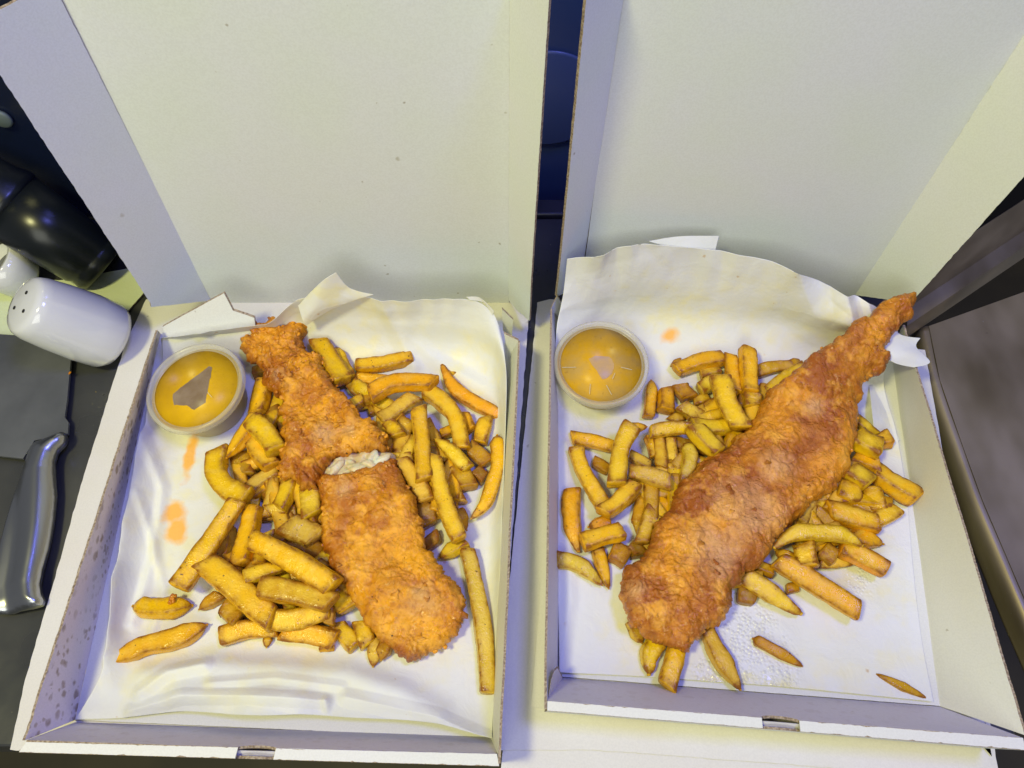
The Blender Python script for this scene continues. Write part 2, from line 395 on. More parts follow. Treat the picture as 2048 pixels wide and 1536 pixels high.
# ------------------------------------------------------------------ the two takeaway boxes
def bx(name, label):
    return put(name, label, 'food box', group='open white takeaway boxes')
Lb = bx("takeaway_box", "open white cardboard box holding the broken fish, its side wall speckled with grease")
Lb.location = (-0.13, 0.2, 0)
T = 0.0014
# floor
fl = [P(150, 1440, .0012), P(988, 1477, .0012), P(1014, 640, .0012), P(322, 665, .0012)]
board("base_panel", fl, (0, 0, -0.0018), BOARD, Lb)
# left wall (speckled), leaning slightly outward
wt = [P(50, 1481, .040), P(315, 660, .040)]
wb = [P(150, 1440, .001), P(322, 668, .001)]
ruled_wall("side_wall", wb[0], wb[1], wt[0], wt[1], -T, BOARD_SPOT, Lb, seed=2, jag=.0005)
# corner tuck flap at the back of the left wall
board("tuck_flap", [P(318, 663, .0405), P(452, 580, .049), P(459, 600, .045), P(466, 621, .041), P(505, 643, .039), P(520, 735, .001), P(330, 745, .001)], (0.0004, 0.0018, 0), BOARD, Lb, seed=4)
# right wall
rt = [P(996, 1527, .040), P(1036, 682, .040)]
rb = [P(980, 1476, .001), P(1012, 672, .001)]
ruled_wall("side_wall", rb[0], rb[1], rt[0], rt[1], T, BOARD, Lb, seed=6)
board("tuck_flap", [P(1007, 668, .040), P(1037, 682, .040), P(1024, 716, .012), P(1018, 740, .004)], (0, .0018, 0), BOARD, Lb, seed=8)
board("tuck_flap", [P(1004, 618, .045), P(1026, 640, .040), P(1024, 672, .02), P(1006, 662, .02)], (0, .0018, 0), BOARD, Lb, seed=9)
# front: sloping inner wall, rolled top, outer skin, with a lid-tab slot
def front(par, it0, it1, ib0, ib1, ot0, ot1, s0, s1, seed):
    """inner top it0-it1, inner bottom ib0-ib1, outer top edge ot0-ot1, slot between fractions s0 and s1"""
    L = lambda a, b, t: a + (b - a) * t
    dz = np.array([0, 0, 1.0])
    sl = []
    for k in range(9):
        t = s0 + (s1 - s0) * k / 8; dip = 0.0035 * math.sin(math.pi * k / 8) ** .6 + .0015
        p = L(it0, it1, t); q = L(ib0, ib1, t); d = (q - p); d /= np.linalg.norm(d); sl.append(p + d * dip)
    board("front_wall", [ib0, it0, L(it0, it1, s0)] + sl + [L(it0, it1, s1), it1, ib1], (0, -T, -.0005), BOARD_SHADED, par, seed=seed)
    for a, b in ((0, s0), (s1, 1)):
        board("front_rim", [L(it0, it1, a), L(ot0, ot1, a), L(ot0, ot1, b), L(it0, it1, b)], (0, 0, -.0012), BOARD, par, edge=BOARD, seed=seed + 1)
    m0, m1 = L(it0, it1, s0 - .03), L(it0, it1, s1 + .03); o0, o1 = L(ot0, ot1, s0 - .03), L(ot0, ot1, s1 + .03)
    board("slot_liner", [L(m0, o0, .25) - dz * .003, L(m1, o1, .25) - dz * .003, L(m1, o1, .9) - dz * .0085, L(m0, o0, .9) - dz * .0085], (0, .0003, -.0006), BOARD_SHADED, par, edge=BOARD_SHADED, seed=seed + 3)
    # outer skin with lower slot lip
    n = 9; low = []
    for k in range(n):
        t = s0 + (s1 - s0) * k / (n - 1); low.append(L(ot0, ot1, t) - dz * (0.004 - 0.0022 * math.sin(math.pi * k / (n - 1))))
    b0 = ot0.copy(); b1 = ot1.copy(); b0[2] = b1[2] = 0.0; b0[1] += .004; b1[1] += .004
    board("front_skin", [b0, ot0, L(ot0, ot1, s0)] + low + [L(ot0, ot1, s1), ot1, b1], (0, T, 0), BOARD, par, seed=seed + 2)
BOARD_SHADED = board_mat("shaded_front_board", (0.62, 0.60, 0.64), warm=(0.60, 0.58, 0.57), spot=0.15)  # lavender copy of the white board, bluish shade painted into its colour
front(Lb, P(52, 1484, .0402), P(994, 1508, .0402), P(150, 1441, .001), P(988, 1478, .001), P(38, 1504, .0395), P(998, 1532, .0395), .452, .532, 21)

# lids
def lid(par, main, lf, rf, seed, kraftside=None):
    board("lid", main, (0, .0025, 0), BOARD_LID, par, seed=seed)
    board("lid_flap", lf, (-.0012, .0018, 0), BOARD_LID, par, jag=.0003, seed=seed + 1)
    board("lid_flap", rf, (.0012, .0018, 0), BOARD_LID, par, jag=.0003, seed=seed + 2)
BOARD_LID = board_mat("lid_board", (0.70, 0.73, 0.76), warm=(0.68, 0.74, 0.66))  # greenish second tone: patches of lamp light painted on the lid
yl = .365
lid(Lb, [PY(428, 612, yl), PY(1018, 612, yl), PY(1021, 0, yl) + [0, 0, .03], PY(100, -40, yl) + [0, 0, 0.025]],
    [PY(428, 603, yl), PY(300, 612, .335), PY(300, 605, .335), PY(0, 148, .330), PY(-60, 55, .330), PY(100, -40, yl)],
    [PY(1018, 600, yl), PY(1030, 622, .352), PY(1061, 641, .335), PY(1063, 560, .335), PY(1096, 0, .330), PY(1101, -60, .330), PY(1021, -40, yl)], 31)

Rb = bx("takeaway_box", "open white cardboard box holding the long unbroken fish")
Rb.location = (0.15, 0.2, 0)
fl = [P(1104, 1352, .0012), P(1880, 1412, .0012), P(1786, 700, .0012), P(1122, 640, .0012)]
board("base_panel", fl, (0, 0, -0.0018), BOARD, Rb)
lt = [P(1093, 1418, .040), P(1104, 618, .040)]; lb_ = [P(1118, 1356, .001), P(1124, 640, .001)]
ruled_wall("side_wall", lb_[0], lb_[1], lt[0], lt[1], -T, BOARD, Rb, seed=41)
rt = [P(2050, 1470, .040), P(1806, 650, .040)]; rb = [P(1880, 1412, .001), P(1782, 700, .001)]
mid = lambda a, b, t: a + (b - a) * t
ruled_wall("side_wall", rb[0], rb[1], rt[0], rt[1], T, BOARD, Rb, seed=43)
board("tuck_flap", [P(1113, 592, .040), P(1103, 618, .040), P(1122, 640, .02), P(1130, 660, .004), P(1145, 640, .004)], (0, .0018, 0), BOARD, Rb, seed=44)
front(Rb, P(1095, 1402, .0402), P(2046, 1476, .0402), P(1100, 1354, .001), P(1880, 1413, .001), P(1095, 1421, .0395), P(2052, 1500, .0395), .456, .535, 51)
# curled corner tuck at the front left
board("tuck_flap", [P(1094, 1352, .0395), P(1108, 1337, .036), P(1123, 1334, .028), P(1122, 1352, .003), P(1100, 1396, .036)], (0, -.0012, 0), BOARD_SHADED, Rb, seed=57)
yr = .367
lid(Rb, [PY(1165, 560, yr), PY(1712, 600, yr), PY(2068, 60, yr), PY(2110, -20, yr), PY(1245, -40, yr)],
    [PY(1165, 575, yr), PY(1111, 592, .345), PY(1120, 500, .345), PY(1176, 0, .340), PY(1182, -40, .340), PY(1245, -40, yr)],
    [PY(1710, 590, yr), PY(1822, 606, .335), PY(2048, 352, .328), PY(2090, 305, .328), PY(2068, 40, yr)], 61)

# ------------------------------------------------------------------ greaseproof paper
def xy(u, v, z=0.001): return tuple(P(u, v, z)[:2])
def pl(pts): return [xy(*p) for p in pts]
def paper(name, G, mat, par_label, ridges, creases, nu=230, nv=210, wr=0.0006, extra=None, seed=0, floor=0.0018):
    A = catmull([[P(*p) for p in r] for r in G], nu, nv)
    X = A.reshape(-1, 3).copy()
    lift = np.zeros(len(X))
    for line, h, w, pw in ridges:
        d = seg_dist(X[:, :2], line); lift += h * np.exp(-(d / w) ** pw)
    for line, h, w in creases:
        d = seg_dist(X[:, :2], line); lift += h * np.maximum(0, 1 - d / w)
    lift += wr * (fbm(X, 22, 3, seed) + 0.6 * (ridged(X * [1, 1, 1], 16, 2, seed + 5) - .5)) + wr
    ii, jj = np.meshgrid(np.linspace(0, 1, nu), np.linspace(0, 1, nv), indexing='ij'); bd = np.minimum(np.minimum(ii, 1 - ii), np.minimum(jj, 1 - jj)).reshape(-1)
    mk = np.clip(1 - bd / .22, 0, 1) * .9 + .10; Rc = np.random.RandomState(seed + 1); wv = np.stack([fbm(X, 15, 2, seed + 31), fbm(X, 15, 2, seed + 32), 0 * lift], 1) * .02
    for k in range(9):
        dr = Rc.uniform(0, math.pi); fq = Rc.uniform(22, 60); ph = ((X + wv)[:, 0] * math.cos(dr) + (X + wv)[:, 1] * math.sin(dr)) * fq + Rc.uniform(0, 1)
        tri_ = np.abs((ph % 1) * 2 - 1); g = np.clip(2.2 * fbm(X + k, 14, 2, seed + 50 + k), 0, 1)
        lift += mk * np.clip((X[:, 2] - .003) / .010, .04, 1) * g * tri_ * .085 / fq
    D = np.zeros_like(X); up = np.array([0, -0.35, .94]); hi = np.clip((X[:, 2] - .012) / .03, 0, 1)[:, None]
    D = (1 - hi) * np.array([0, 0, 1.0]) + hi * np.array([0, -.9, .4])
    X = X + D * lift[:, None]
    X[:, 2] = np.maximum(X[:, 2], floor)
    A = X.reshape(nu, nv, 3)
    V, Fs = sheet_solid(A)
    root = put(name, par_label, 'paper', group='greaseproof paper liners', loc=(float(X[:, 0].mean()), float(X[:, 1].mean()), 0.002))
    mesh("liner_sheet", V, Fs, mat, root)
    for q, (g, w) in enumerate(extra or []):
        B = catmull([[P(*p) for p in r] for r in g], 40, 60); Y = B.reshape(-1, 3).copy(); Y[:, 2] += w * fbm(Y, 40, 3, 77 + q)
        V, Fs = sheet_solid(Y.reshape(40, 60, 3)); mesh("folded_corner", V, Fs, mat, root)
    return root
def c2(u, v): p = P(u, v, .001); return (float(p[0]), float(p[1]))
def blob_at(u, v, du, dv, soft=.5, wob=.35, rot=0.0):
    x, y = c2(u, v); return (x, y, du / 2690, dv / 2400, soft, wob, rot)
PL = paper_mat("greaseproof_left", [blob_at(380, 915, 14, 50), blob_at(350, 1020, 26, 26, .6), blob_at(355, 1065, 24, 26, .4, .2)],
               [blob_at(370, 960, 90, 180, .9), blob_at(420, 1260, 260, 90, 1.0, .2), blob_at(760, 660, 250, 80, 1.0, .2), blob_at(980, 1250, 60, 160, 1.0, .2), blob_at(930, 770, 80, 90), blob_at(700, 700, 160, 70, .8), blob_at(880, 1150, 110, 200, .8), blob_at(330, 1330, 140, 60, .8), blob_at(560, 1120, 330, 300, .6, .2)], [])
PR = paper_mat("greaseproof_right", [blob_at(1335, 688, 26, 16, .8)],
               [blob_at(1340, 690, 110, 60), blob_at(1180, 880, 120, 90, 1.0, .2), blob_at(1330, 1330, 130, 60, 1.0, .2), blob_at(1720, 1330, 160, 70, 1.0, .2), blob_at(1800, 900, 60, 160, 1.0, .2), blob_at(1210, 870, 110, 60, .7), blob_at(1250, 1260, 50, 90, .7), blob_at(1700, 1150, 130, 90), blob_at(1650, 720, 160, 60, .8), blob_at(1500, 1380, 250, 30), blob_at(1500, 900, 260, 300, .5, .2)],
               [blob_at(1500, 1270, 75, 85, .6, .4), blob_at(1720, 1160, 30, 34, .6), blob_at(1440, 1350, 60, 30), blob_at(1550, 1350, 40, 30)])
GL = [
 [(334, 676, .026), (400, 664, .034), (470, 655, .036), (540, 642, .038), (600, 596, .055), (690, 588, .056), (800, 596, .052), (930, 596, .053), (984, 622, .046), (1003, 668, .034)],
 [(330, 704, .010), (400, 694, .010), (470, 682, .014), (540, 668, .020), (610, 650, .026), (690, 640, .030), (800, 644, .030), (930, 648, .032), (985, 668, .034), (1008, 700, .030)],
 [(318, 760, .010), (400, 745, .002), (480, 735, .002), (560, 725, .004), (640, 720, .006), (720, 718, .006), (810, 718, .007), (915, 720, .007), (985, 735, .012), (1013, 760, .026)],
 [(293, 850, .014), (370, 850, .002), (460, 850, .002), (550, 850, .002), (640, 850, .002), (720, 850, .002), (810, 850, .002), (905, 850, .002), (985, 850, .004), (1011, 860, .018)],
 [(262, 990, .015), (330, 990, .002), (440, 990, .002), (540, 990, .002), (640, 990, .002), (720, 990, .002), (810, 990, .002), (900, 990, .002), (978, 990, .003), (1006, 1000, .014)],
 [(240, 1110, .014), (300, 1120, .002), (420, 1120, .002), (530, 1120, .002), (640, 1120, .002), (720, 1120, .002), (810, 1120, .002), (900, 1120, .002), (975, 1120, .003), (1001, 1120, .012)],
 [(222, 1230, .016), (275, 1240, .002), (400, 1240, .002), (520, 1240, .002), (630, 1240, .002), (720, 1240, .002), (810, 1240, .002), (900, 1240, .002), (970, 1240, .003), (996, 1240, .010)],
 [(212, 1320, .012), (275, 1330, .003), (390, 1335, .003), (510, 1335, .003), (630, 1335, .003), (720, 1335, .003), (810, 1340, .003), (895, 1340, .003), (965, 1340, .003), (992, 1340, .008)],
 [(185, 1385, .010), (265, 1385, .006), (380, 1388, .008), (500, 1388, .010), (620, 1390, .010), (715, 1392, .009), (805, 1402, .007), (890, 1412, .005), (955, 1420, .004), (986, 1425, .008)],
 [(150, 1439, .003), (250, 1436, .005), (370, 1424, .006), (500, 1432, .012), (615, 1430, .012), (710, 1436, .011), (800, 1440, .010), (880, 1450, .010), (940, 1466, .012), (984, 1478, .012)]]
paper("greaseproof_liner", GL, PL, "white greaseproof paper with orange sauce smears lining the broken fish box",
      [(pl([(300, 1352), (420, 1335), (560, 1340), (700, 1352), (800, 1385), (880, 1430)]), .0050, .0075, 2),
       (pl([(380, 1385), (470, 1370), (600, 1392)]), .004, .012, 2)],
      [(pl([(215, 1330), (300, 1290), (330, 1180), (290, 1000)]), .0020, .004), (pl([(290, 1390), (350, 1350), (420, 1335)]), .0035, .006),
       (pl([(745, 625), (790, 680), (830, 740)]), .004, .007), (pl([(820, 700), (930, 760), (1000, 800)]), .003, .008), (pl([(620, 620), (560, 700)]), .004, .006),
       (pl([(330, 690), (360, 720), (430, 700)]), .006, .006), (pl([(425, 670), (440, 730)]), .005, .006),
       (pl([(300, 880), (330, 980), (310, 1120), (270, 1250)]), .0025, .005), (pl([(700, 1400), (880, 1440), (970, 1480)]), .003, .006), (pl([(270, 1425), (380, 1398), (520, 1400), (660, 1408)]), .003, .005), (pl([(660, 1405), (662, 1424)]), .002, .003), (pl([(430, 1372), (560, 1362), (690, 1378)]), .0015, .004)],
      extra=[([[(596, 612, .050), (640, 566, .075), (672, 545, .083)], [(605, 640, .042), (640, 612, .056), (700, 577, .066)], [(612, 652, .036), (668, 617, .050), (748, 590, .060)]], .001),
             ([[(932, 594, .056), (960, 596, .056), (988, 622, .050)], [(940, 600, .054), (968, 606, .052), (985, 630, .046)]], .0005)], seed=3)
GR = [
 [(1134, 514, .080), (1205, 496, .085), (1275, 482, .090), (1370, 490, .086), (1470, 505, .083), (1560, 524, .080), (1650, 562, .064), (1725, 592, .050), (1760, 620, .042), (1790, 650, .040)],
 [(1126, 580, .052), (1205, 566, .056), (1290, 556, .058), (1380, 562, .055), (1480, 578, .052), (1570, 600, .048), (1650, 622, .044), (1720, 640, .040), (1762, 660, .038), (1794, 680, .038)],
 [(1113, 652, .030), (1200, 640, .022), (1290, 636, .020), (1390, 642, .020), (1480, 650, .020), (1570, 660, .020), (1640, 672, .020), (1710, 686, .018), (1750, 700, .018), (1782, 712, .022)],
 [(1111, 740, .018), (1200, 730, .004), (1300, 728, .004), (1400, 728, .004), (1490, 730, .004), (1570, 735, .004), (1640, 740, .004), (1700, 745, .004), (1740, 750, .004), (1764, 760, .006)],
 [(1114, 870, .008), (1210, 870, .002), (1310, 870, .002), (1410, 870, .002), (1500, 870, .002), (1580, 870, .002), (1650, 870, .002), (1710, 870, .002), (1755, 870, .002), (1792, 870, .004)],
 [(1113, 1000, .006), (1215, 1000, .002), (1320, 1000, .002), (1420, 1000, .002), (1510, 1000, .002), (1590, 1000, .002), (1660, 1000, .002), (1725, 1000, .002), (1775, 1000, .002), (1814, 1000, .002)],
 [(1115, 1130, .005), (1220, 1130, .002), (1325, 1130, .002), (1425, 1130, .002), (1520, 1130, .002), (1600, 1130, .002), (1680, 1130, .002), (1745, 1130, .002), (1795, 1130, .002), (1824, 1130, .002)],
 [(1117, 1250, .004), (1220, 1250, .002), (1325, 1255, .002), (1430, 1260, .002), (1520, 1260, .002), (1610, 1265, .002), (1690, 1265, .002), (1760, 1270, .002), (1815, 1275, .002), (1842, 1278, .002)],
 [(1118, 1346, .004), (1220, 1350, .003), (1325, 1356, .003), (1430, 1364, .003), (1520, 1370, .003), (1610, 1378, .003), (1690, 1386, .003), (1770, 1394, .003), (1830, 1400, .003), (1866, 1404, .003)]]
paper("greaseproof_liner", GR, PR, "white greaseproof paper standing up behind the unbroken fish and under its chips",
      [(pl([(1560, 600), (1640, 700), (1700, 760)]), .004, .012, 2)],
      [(pl([(1560, 540), (1590, 620), (1660, 700)]), .008, .010), (pl([(1640, 560), (1660, 640), (1700, 700)]), .006, .009), (pl([(1500, 640), (1600, 690), (1720, 720)]), .004, .008),
       (pl([(1279, 482), (1230, 560), (1160, 640)]), .003, .010), (pl([(1300, 520), (1400, 545), (1540, 560)]), .003, .010), (pl([(1120, 1340), (1140, 1200), (1130, 900)]), .002, .006)],
      extra=[([[(1297, 482, .092), (1361, 472, .093), (1438, 472, .090)], [(1330, 492, .088), (1380, 496, .086), (1431, 500, .082)]], .0008),
             ([[(1780, 640, .044), (1800, 668, .043), (1841, 676, .041)], [(1768, 665, .043), (1800, 690, .042), (1833, 694, .040)], [(1760, 690, .041), (1805, 712, .041), (1860, 724, .043)], [(1756, 705, .034), (1790, 726, .040), (1828, 735, .042)]], .0006),
             ([[(1745, 770, .004), (1775, 830, .004), (1800, 880, .004)], [(1738, 770, .0042), (1745, 830, .012), (1752, 900, .006)]], .0005)], seed=11)

# ------------------------------------------------------------------ curry sauce pots with clear lids
def frosted(name, col, alpha_rough=0.35, w=0.5):
    n = NT(name); n.set(Base_Color=col, Roughness=alpha_rough, Transmission_Weight=w, IOR=1.3, Specular_IOR_Level=0.5)
    n.bump(n.noise(n.coord('Object'), 120, 2), 0.1, 0.001); return n.m
def clear_plastic():
    n = NT("clear_rim_plastic"); out = n.t.nodes['Material Output']; tr = n.n('ShaderNodeBsdfTransparent'); mx = n.n('ShaderNodeMixShader'); mx.inputs[0].default_value = .38
    n.set(Base_Color=(0.66, 0.63, 0.47), Roughness=.2); n.l(tr.outputs[0], mx.inputs[1]); n.l(n.b.outputs[0], mx.inputs[2]); n.l(mx.outputs[0], out.inputs['Surface']); return n.m
RIM = clear_plastic() or frosted("frosted_plastic", (0.62, 0.56, 0.36), 0.20, 0.35)
def film():
    n = NT("clear_lid_film"); out = n.t.nodes['Material Output']
    tr = n.n('ShaderNodeBsdfTransparent'); gl = n.n('ShaderNodeBsdfGlossy'); gl.inputs['Roughness'].default_value = 0.3
    fr = n.n('ShaderNodeFresnel'); fr.inputs['IOR'].default_value = 1.5; mx = n.n('ShaderNodeMixShader')
    b = n.n('ShaderNodeBump'); b.inputs['Strength'].default_value = .3; b.inputs['Distance'].default_value = .001
    n.l(n.noise(n.coord('Object'), 60, 2), b.inputs['Height']); n.l(b.outputs[0], gl.inputs['Normal']); n.l(b.outputs[0], fr.inputs['Normal'])
    mx.inputs[0].default_value = 0.013; n.l(tr.outputs[0], mx.inputs[1]); n.l(gl.outputs[0], mx.inputs[2]); n.l(mx.outputs[0], out.inputs['Surface'])
    return n.m
FILM = film()
POTB = simple("sauce_filled_tub", (0.44, 0.33, 0.14), 0.3, var=(40, (0.50, 0.42, 0.24)), Subsurface_Weight=0.1, Subsurface_Scale=0.004)
def sauce(name, a, b):
    n = NT(name); co = n.coord('Object'); c = n.mix(n.ramp(n.noise(co, 45, 4, .6), [(0.38, 0.0), (0.62, 1.0)]), a, b)
    c = n.mix(n.ramp(n.noise(co, 500, 2), [(0.66, 0), (0.72, .4)]), c, (0.25, 0.10, 0.01))
    n.set(Base_Color=c, Roughness=0.6, Specular_IOR_Level=0.1); n.bump(n.noise(co, 150, 3), .25, .001); return n.m
SAUCE_L = sauce("curry_sauce", (0.72, 0.42, 0.004), (0.62, 0.35, 0.005))
SAUCE_R = sauce("curry_sauce_thin", (0.68, 0.37, 0.008), (0.52, 0.32, 0.07))
def pot(u, v, h, R, axis, label, smat, patch, pmat, streaks):
    c = P(u, v, h); ax = np.array(axis, float); ax /= np.linalg.norm(ax); base = c - ax * h
    r = put("sauce_pot", label, 'sauce pot', group='lidded plastic pots of curry sauce', loc=tuple(base))
    k = R / 0.034
    lathe("tub", [(.0235 * k, 0.0015), (.0250 * k, .003), (.0300 * k, h - .006), (.0308 * k, h - .006)], POTB, r, base, ax, caps="bottom")
    lathe("lid_rim", [(.0300 * k, h - .0065), (.0334 * k, h - .0065), (.0342 * k, h - .005), (.0342 * k, h - .0012), (.0334 * k, h), (.0318 * k, h + .0002), (.0309 * k, h - .0008), (.0304 * k, h - .0028), (.0292 * k, h - .0034)], RIM, r, base, ax, caps=False)
    lathe("sauce", [(.0303 * k, h - .0066), (.0316 * k, h - .0046), (.0001, h - .0046)], smat, r, base, ax)
    lathe("lid_film", [(.0300 * k, h - .0037), (.0300 * k, h - .0030), (.0001, h - .0029)], FILM, r, base, ax)
    x = np.cross([0, 1, 0], ax); x /= np.linalg.norm(x); y = np.cross(ax, x)
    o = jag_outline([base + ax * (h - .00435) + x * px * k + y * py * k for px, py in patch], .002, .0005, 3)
    board("lid_patch", list(o), tuple(ax * -.0002), pmat, r, jag=0, edge=pmat)  # flat coloured patch between lid film and sauce
    for (a0, b0, a1, b1) in streaks:
        p0 = np.array([a0, b0]); p1 = np.array([a1, b1]); d = p1 - p0; nn = np.array([-d[1], d[0]]) / np.linalg.norm(d) * .00022
        q = [base + ax * (h - .0027) + x * s[0] * k + y * s[1] * k for s in (p0 - nn, p0 + nn, p1 + nn, p1 - nn)]
        board("moulded_rib", q, tuple(ax * .0003), RIM, r, jag=0.0002, edge=RIM)
    return r
PATCH_L = simple("lid_patch_taupe", (0.20, 0.135, 0.075), 0.7, spec=.15, var=(90, (0.27, 0.20, 0.13)), bumps=(300, .4, .001))  # flat taupe patch under the left pot's lid
REFLECT_R = simple("painted_reflection_mauve", (0.42, 0.28, 0.20), 0.6, spec=.2, var=(70, (0.55, 0.34, 0.10)))  # mauve reflection on the right pot's lid, painted as a flat patch
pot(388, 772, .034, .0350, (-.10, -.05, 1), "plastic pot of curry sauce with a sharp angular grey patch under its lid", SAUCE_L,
    [(-.0165, -.003), (-.006, .007), (.0055, .0170), (.0080, .0165), (.0080, -.011), (.001, -.0160), (-.0050, -.0125), (-.0145, -.0115)], PATCH_L, [(.009, -.004, .013, -.008)])
pot(1203, 724, .034, .0340, (0, -.10, 1), "plastic pot of curry sauce with a painted mauve reflection and short ribs on its lid", SAUCE_R,
    [(-.0085, .0045), (-.004, .0068), (.001, .0068), (.006, .0062), (.0085, .0045), (.0098, .001), (.0092, -.003), (.0075, -.007), (.004, -.0105), (.0005, -.0115), (-.001, -.009), (-.003, -.005), (-.006, -.0005)], REFLECT_R,
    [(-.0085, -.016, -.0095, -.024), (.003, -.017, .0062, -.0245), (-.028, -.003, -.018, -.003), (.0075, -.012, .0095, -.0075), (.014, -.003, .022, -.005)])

# ------------------------------------------------------------------ chips
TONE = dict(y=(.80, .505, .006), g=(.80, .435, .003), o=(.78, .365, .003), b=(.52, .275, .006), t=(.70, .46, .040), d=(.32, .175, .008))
rng = random.Random(7)
def chip(crop, pts, w, z, tone, label, taper=(0, 0), group='thick cut chips', roll=None, flat=.86, seed=None, catg='chip', browning=1.0):
    global CHIPN
    CHIPN += 1; sd = CHIPN * 13 + 5; rr = random.Random(sd)
    fp = [full(crop, p) for p in pts]; s = CROP[crop][2]
    zs = z if isinstance(z, (list, tuple)) else [z] * len(pts)
    zs = [q / 1000 for q in zs]
    c0 = P(*fp[0], zs[0]); wid = (w / s) / F_PX * np.linalg.norm(c0 - [0, 0, CAM_H]) * .92
    if len(pts) > 2: ctrl = [P(u, v, q) for (u, v), q in zip(fp, zs)]
    else:
        a, b = P(*fp[0], zs[0]), P(*fp[1], zs[1]); m = (a + b) / 2; L = np.linalg.norm(b - a)
        m = m + np.array([rr.uniform(-1, 1), rr.uniform(-1, 1), .3]) * L * .02; ctrl = [a, m, b]
    nl, ns = 34, 28
    C = catmull(np.array(ctrl)[:, None, :].repeat(2, 1), nl, 2)[:, 0, :]
    seglen = np.linalg.norm(C[-1] - C[0]); a = wid / 2; b = a * flat * rr.uniform(.85, 1.05)
    # centre line must clear the paper
    C[:, 2] = np.maximum(C[:, 2], b * .9 + .0016)
    Tn = np.gradient(C, axis=0); Tn /= np.linalg.norm(Tn, axis=1, keepdims=True)
    up = np.array([0, 0, 1.0]); S = np.cross(Tn, up); S /= np.linalg.norm(S, axis=1, keepdims=True); U = np.cross(S, Tn)
    ro = math.radians(rr.uniform(-16, 16) if roll is None else roll); twist = math.radians(rr.uniform(-14, 14))
    e = rr.uniform(6.0, 11.0); cut0, cut1 = rr.uniform(-.5, .5), rr.uniform(-.5, .5)
    V = []; brown = []; pale = []; fpale = [rr.choice((0, .15, .4, .6)) if q % 2 else rr.choice((0, 0, .2)) for q in range(4)]
    t = np.linspace(0, 1, nl)
    for i in range(nl):
        k = 1.0
        if taper[0]: k *= min(1, .18 + .82 * min(1, t[i] / taper[0]) ** .8)
        if taper[1]: k *= min(1, .18 + .82 * min(1, (1 - t[i]) / taper[1]) ** .8)
        k *= 1 + .05 * math.sin(t[i] * 5 + sd)
        r_ = ro + twist * t[i]
        sx, ux = S[i] * math.cos(r_) + U[i] * math.sin(r_), -S[i] * math.sin(r_) + U[i] * math.cos(r_)
        for j in range(ns):
            an = 2 * math.pi * (j + .5) / ns; ca, sa = math.cos(an), math.sin(an)
            q = (abs(ca) ** e + abs(sa) ** e) ** (-1 / e)
            x, y = a * k * q * ca, b * k * q * sa
            slope = 0
            if not taper[0]: slope += cut0 * x * max(0, 1 - t[i] * 5)
            if not taper[1]: slope += cut1 * x * max(0, 1 - (1 - t[i]) * 5)
            V.append(C[i] + sx * x + ux * y + Tn[i] * slope); pale.append(fpale[int(((an + math.pi / 4) % (2 * math.pi)) // (math.pi / 2))] * (1 if tone != 'd' else .3))
            corner = max(0, q - 1.0) / max(1e-6, (2 ** (-1 / e) * 2 ** .5 - 1)) if False else (q - 1) / .22
            end = max(0, 1 - min(t[i], 1 - t[i]) * seglen / (.006))
            brown.append(browning * (min(.9, max(0, corner) ** 2 * .55) + .8 * end + (.35 if k < .6 else 0)))
    V = np.array(V); brown = np.array(brown)
    off = sd * .37
    N = V - np.repeat(C, ns, 0); N /= np.maximum(np.linalg.norm(N, axis=1, keepdims=True), 1e-9)
    V = V + N * (a * .17 * fbm(V + off, 90, 3, sd)[:, None] + a * .05 * fbm(V + off, 420, 2, sd + 3)[:, None])
    # rounded ends: add shrinking caps
    rings = [V.reshape(nl, ns, 3)]
    br = [brown.reshape(nl, ns)]
    def cap(i, d):
        R0 = V.reshape(nl, ns, 3)[i]; c = R0.mean(0); out = []
        for sc, adv in ((.93, .10), (.74, .17), (.40, .19), (.04, .18)):
            out.append(c + (R0 - c) * sc + d * Tn[i] * a * adv * (1.3) + (fbm(R0 + off, 400, 2, sd)[:, None] * a * .05))
        return out
    c0 = cap(0, -1)[::-1]; c1 = cap(nl - 1, 1)
    A = np.concatenate([np.array(c0), V.reshape(nl, ns, 3), np.array(c1)]); Bq = np.concatenate([np.full((4, ns), .5 * browning), brown.reshape(nl, ns), np.full((4, ns), .5 * browning)]); PA = np.concatenate([np.zeros((4, ns)), np.array(pale).reshape(nl, ns), np.zeros((4, ns))])
    n2 = len(A); Vf = A.reshape(-1, 3).copy(); Vf[:, 2] = np.maximum(Vf[:, 2], .0014)
    Fs = [(i * ns + j, i * ns + (j + 1) % ns, (i + 1) * ns + (j + 1) % ns, (i + 1) * ns + j) for i in range(n2 - 1) for j in range(ns)]
    Fs += [tuple(range(ns - 1, -1, -1)), tuple(range((n2 - 1) * ns, n2 * ns))]
    o = mesh("chip", Vf, Fs, CHIP, None, attrs={'brown': Bq.reshape(-1), 'pale': PA.reshape(-1)}, label=label, cat=catg, group=group)
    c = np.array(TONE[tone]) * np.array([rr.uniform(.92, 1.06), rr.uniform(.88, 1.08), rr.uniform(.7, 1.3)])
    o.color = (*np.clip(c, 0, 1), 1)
    return o
CHIPN = 0
GL_, GR_ = 'chips around the broken fish', 'chips around the unbroken fish'
s_, e_, b_ = (.45, 0), (0, .45), (.45, .45)
